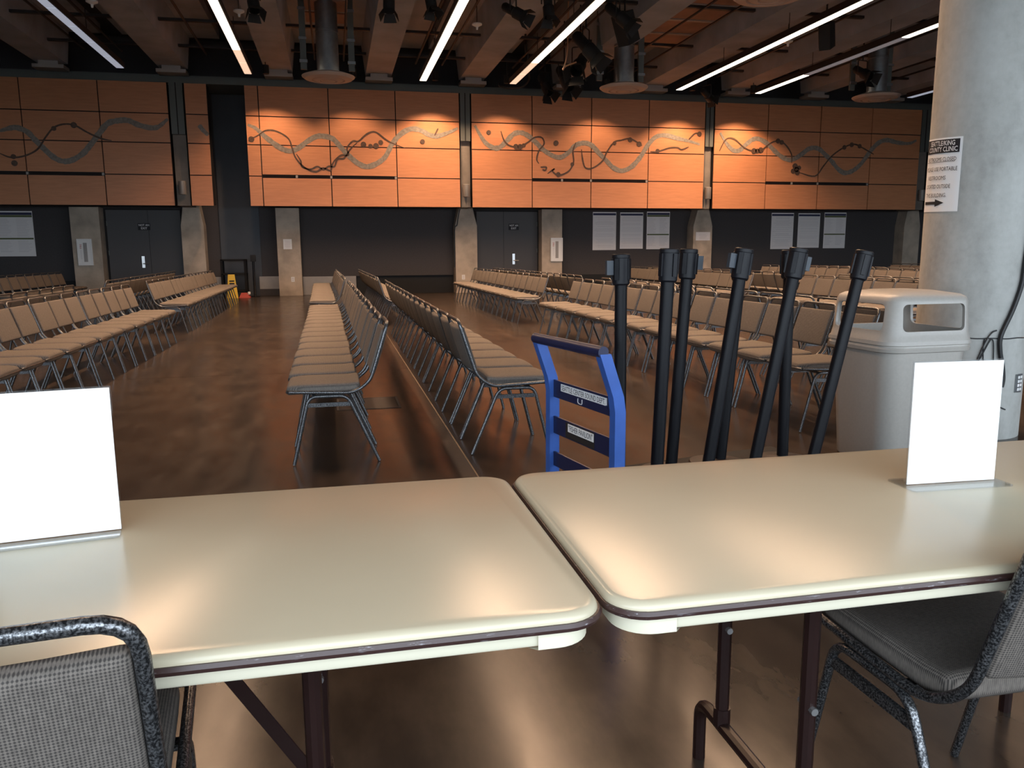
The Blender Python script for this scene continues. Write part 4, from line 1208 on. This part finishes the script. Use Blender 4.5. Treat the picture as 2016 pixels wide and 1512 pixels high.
# ------------------------------------------------------------------ stacking chairs
# local frame: +x is the way the chair faces, origin on the floor between the legs
def make_chair():
    root = thing('stacking_chair', 'x', 'chair')
    TR = 0.0105
    W = 0.222
    # one bent tube: seat side, back, over the top and down again
    zt = 0.846
    pts = [(0.262, -W, 0.447), (-0.12, -W, 0.430), (-0.215, -W, 0.500), (-0.325, -W, zt), (-0.325, W, zt), (-0.215, W, 0.500), (-0.12, W, 0.430), (0.262, W, 0.447)]
    MB().tube(fillet(pts, [0.06, 0.05, 0.055, 0.055, 0.05, 0.06], 5), TR, 8).build('back_frame', M['tube'], root, 60)
    MB().tube(fillet([(0.262, -W, 0.447), (0.272, -W + 0.01, 0.446), (0.272, W - 0.01, 0.446), (0.262, W, 0.447)], 0.01, 3), TR * 0.9, 6).build('front_rail', M['tube'], root, 60)
    for s in (-1, 1):
        y = s * (W - 0.004)
        MB().tube(fillet([(0.04, y, 0.414), (0.150, y, 0.414), (0.252, y, 0.004)], 0.05, 5), TR, 8).build('leg', M['tube'], root, 60)
        MB().tube(fillet([(0.04, y, 0.414), (-0.075, y, 0.414), (-0.252, y, 0.004)], 0.05, 5), TR, 8).build('leg', M['tube'], root, 60)
        B(-0.092, 0.168, y - 0.006, y + 0.006, 0.352, 0.376).build('brace', M['tube'], root, 0)
    for x in (0.12, -0.04):
        B(x - 0.012, x + 0.012, -W + 0.012, W - 0.012, 0.408, 0.420).build('seat_support', M['tube'], root, 0)
    def seat_warp(p):
        k = 1 - (p.y / 0.215) ** 2
        z = p.z
        if z > 0:
            z += 0.010 * max(k, 0) * (1 - (p.x / 0.25) ** 4)
        else:
            z -= 0.006 * max(k, 0)
        z -= 0.016 * max(0, (p.x - 0.12) / 0.12) ** 2
        z += 0.014 * max(0, (-p.x - 0.13) / 0.1) ** 2
        y = p.y * (1 - 0.13 * max(0, (p.x - 0.13) / 0.085) ** 2)
        return Vector((p.x, y, z))
    bm_seat = MB()
    g = []
    nx, ny = 9, 7
    bmx = bmesh.new()
    bmesh.ops.create_cube(bmx, size=1.0)
    bmesh.ops.scale(bmx, vec=(0.43, 0.415, 0.055), verts=bmx.verts)
    bmesh.ops.bevel(bmx, geom=list(bmx.edges), offset=0.024, segments=3, affect='EDGES', profile=0.6)
    bmesh.ops.subdivide_edges(bmx, edges=[e for e in bmx.edges if e.calc_length() > 0.2], cuts=8, use_grid_fill=True)
    for i, v in enumerate(bmx.verts):
        v.index = i
    bm_seat.add([seat_warp(Vector(v.co)) + Vector((0.063, 0, 0.457)) for v in bmx.verts], [tuple(v.index for v in f.verts) for f in bmx.faces])
    bmx.free()
    bm_seat.build('seat', M['fabric'], root, 60)
    # back pad, tilted with the frame
    a = math.atan2(0.110, 0.346)
    bmx = bmesh.new()
    bmesh.ops.create_cube(bmx, size=1.0)
    bmesh.ops.scale(bmx, vec=(0.034, 0.425, 0.278), verts=bmx.verts)
    bmesh.ops.bevel(bmx, geom=list(bmx.edges), offset=0.014, segments=3, affect='EDGES', profile=0.6)
    bmesh.ops.subdivide_edges(bmx, edges=[e for e in bmx.edges if e.calc_length() > 0.2], cuts=4, use_grid_fill=True)
    R_ = Matrix.Rotation(-a, 3, 'Y')
    for i, v in enumerate(bmx.verts):
        v.index = i
    def bw(p):
        k = (1 - (p.y / 0.22) ** 2) * (1 - (p.z / 0.16) ** 2)
        p = Vector((p.x - 0.012 * (1 - (p.y / 0.22) ** 2) + 0.008 * k * (1 if p.x > 0 else -1), p.y, p.z))
        return R_ @ p + Vector((-0.263, 0, 0.670))
    MB().add([bw(Vector(v.co)) for v in bmx.verts], [tuple(v.index for v in f.verts) for f in bmx.faces]).build('backrest', M['fabric_back'], root, 60)
    bmx.free()
    return root

proto = make_chair()
used = [False]
def chair(x, y, rz, label, group):
    o = proto if not used[0] else copy_tree(proto)
    used[0] = True
    o.location = (x, y, 0)
    o.rotation_euler = (0, 0, rz)
    o['label'] = label
    o['group'] = group
    return o

chair(-0.492, 1.213, math.radians(96.3), 'chair tucked under the cream table that holds the sign cut by the picture edge', 'chairs tucked under the tables')
chair(1.250, 1.280, math.radians(91.0), 'chair tucked under the cream table in front of the trash can', 'chairs tucked under the tables')

PITCH_Y = 0.488
ORD = 'first second third fourth fifth sixth seventh eighth ninth tenth eleventh twelfth thirteenth fourteenth fifteenth sixteenth seventeenth'.split()
# back x near, back x far, facing, y of the near side of the first chair, number, counted from the near end?, label tail, group
ROWS = [
    (0.285, 0.20, -1, 4.77, 16, 1, 'from the tables in the middle row facing the empty aisle', 'middle row facing the empty aisle, near block'),
    (0.16, 0.02, -1, 13.68, 17, 1, 'past the cross gap in the middle row facing the empty aisle', 'middle row facing the empty aisle, far block'),
    (0.715, 0.74, 1, 4.78, 16, 1, 'from the tables in the middle row facing the blue cart aisle', 'middle row facing the cart aisle, near block'),
    (0.70, 0.60, 1, 13.9, 16, 1, 'past the cross gap in the middle row before the long shutter', 'middle row facing the cart aisle, far block'),
    (-2.82, -2.84, 1, 5.80, 13, 0, 'from the cross gap in the side row opposite the middle row', 'side row facing the empty aisle, near block'),
    (-2.94, -3.10, 1, 13.62, 17, 1, 'from the cross gap in the side row toward the wet floor sign', 'side row facing the empty aisle, far block'),
    (-3.42, -3.52, -1, 8.70, 7, 0, 'from the cross gap in the turned-away row behind the side row', 'row behind the side row, near block'),
    (-3.58, -3.95, -1, 13.9, 16, 1, 'from the cross gap in the turned-away row before the dark door', 'row behind the side row, far block'),
    (-6.75, -6.72, 1, 17.2, 10, 0, 'from the wall in the row below the lone wide poster', 'row below the lone poster'),
    (3.69, 3.69, -1, 4.85, 15, 1, 'counted from the trash can in the row facing the stanchions', 'row facing the stanchions, near block'),
    (3.69, 3.70, -1, 13.72, 16, 1, 'from the cross gap in the row running to the door pilaster', 'row to the door pilaster'),
    (4.13, 4.13, 1, 5.35, 14, 0, 'from the cross gap in the turned-away row behind the trash can', 'row turned away behind the trash can'),
    (4.20, 4.24, 1, 13.4, 17, 1, 'from the cross gap in the turned-away row before the cabinet', 'row turned away before the cabinet'),
    (7.72, 7.78, -1, 8.9, 7, 0, 'from the cross gap in the brown row seen above the trash can', 'brown row seen above the trash can'),
    (7.78, 8.2, -1, 13.9, 16, 1, 'from the cross gap in the row facing left below three posters', 'row facing left below the first posters'),
    (8.34, 8.45, 1, 8.9, 7, 0, 'from the cross gap in the turned-away row above the trash can', 'row turned away above the trash can'),
    (8.45, 8.75, 1, 13.9, 16, 1, 'from the cross gap in the turned-away row below the first posters', 'row turned away below the first posters'),
    (12.2, 12.45, -1, 14.0, 16, 1, 'from the cross gap in the front row below the second posters', 'front row below the second posters'),
    (12.85, 13.1, 1, 14.0, 16, 1, 'from the cross gap in the turned-away row below the second posters', 'row turned away below the second posters'),
    (16.75, 16.9, -1, 18.5, 7, 0, 'from the wall in the last row by the round column', 'last row by the round column'),
]
for (xa, xb, face, y0, n, near, tail, grp) in ROWS:
    for k in range(n):
        q = k / max(1, n - 1)
        bx = xa + (xb - xa) * q + random.uniform(-0.006, 0.006)
        y = y0 + 0.235 + k * PITCH_Y
        rz = (0 if face > 0 else math.pi) + random.uniform(-0.008, 0.008)
        chair(bx + 0.325 * face, y, rz, ORD[k if near else n - 1 - k] + ' chair ' + tail, 'chairs of the ' + grp)
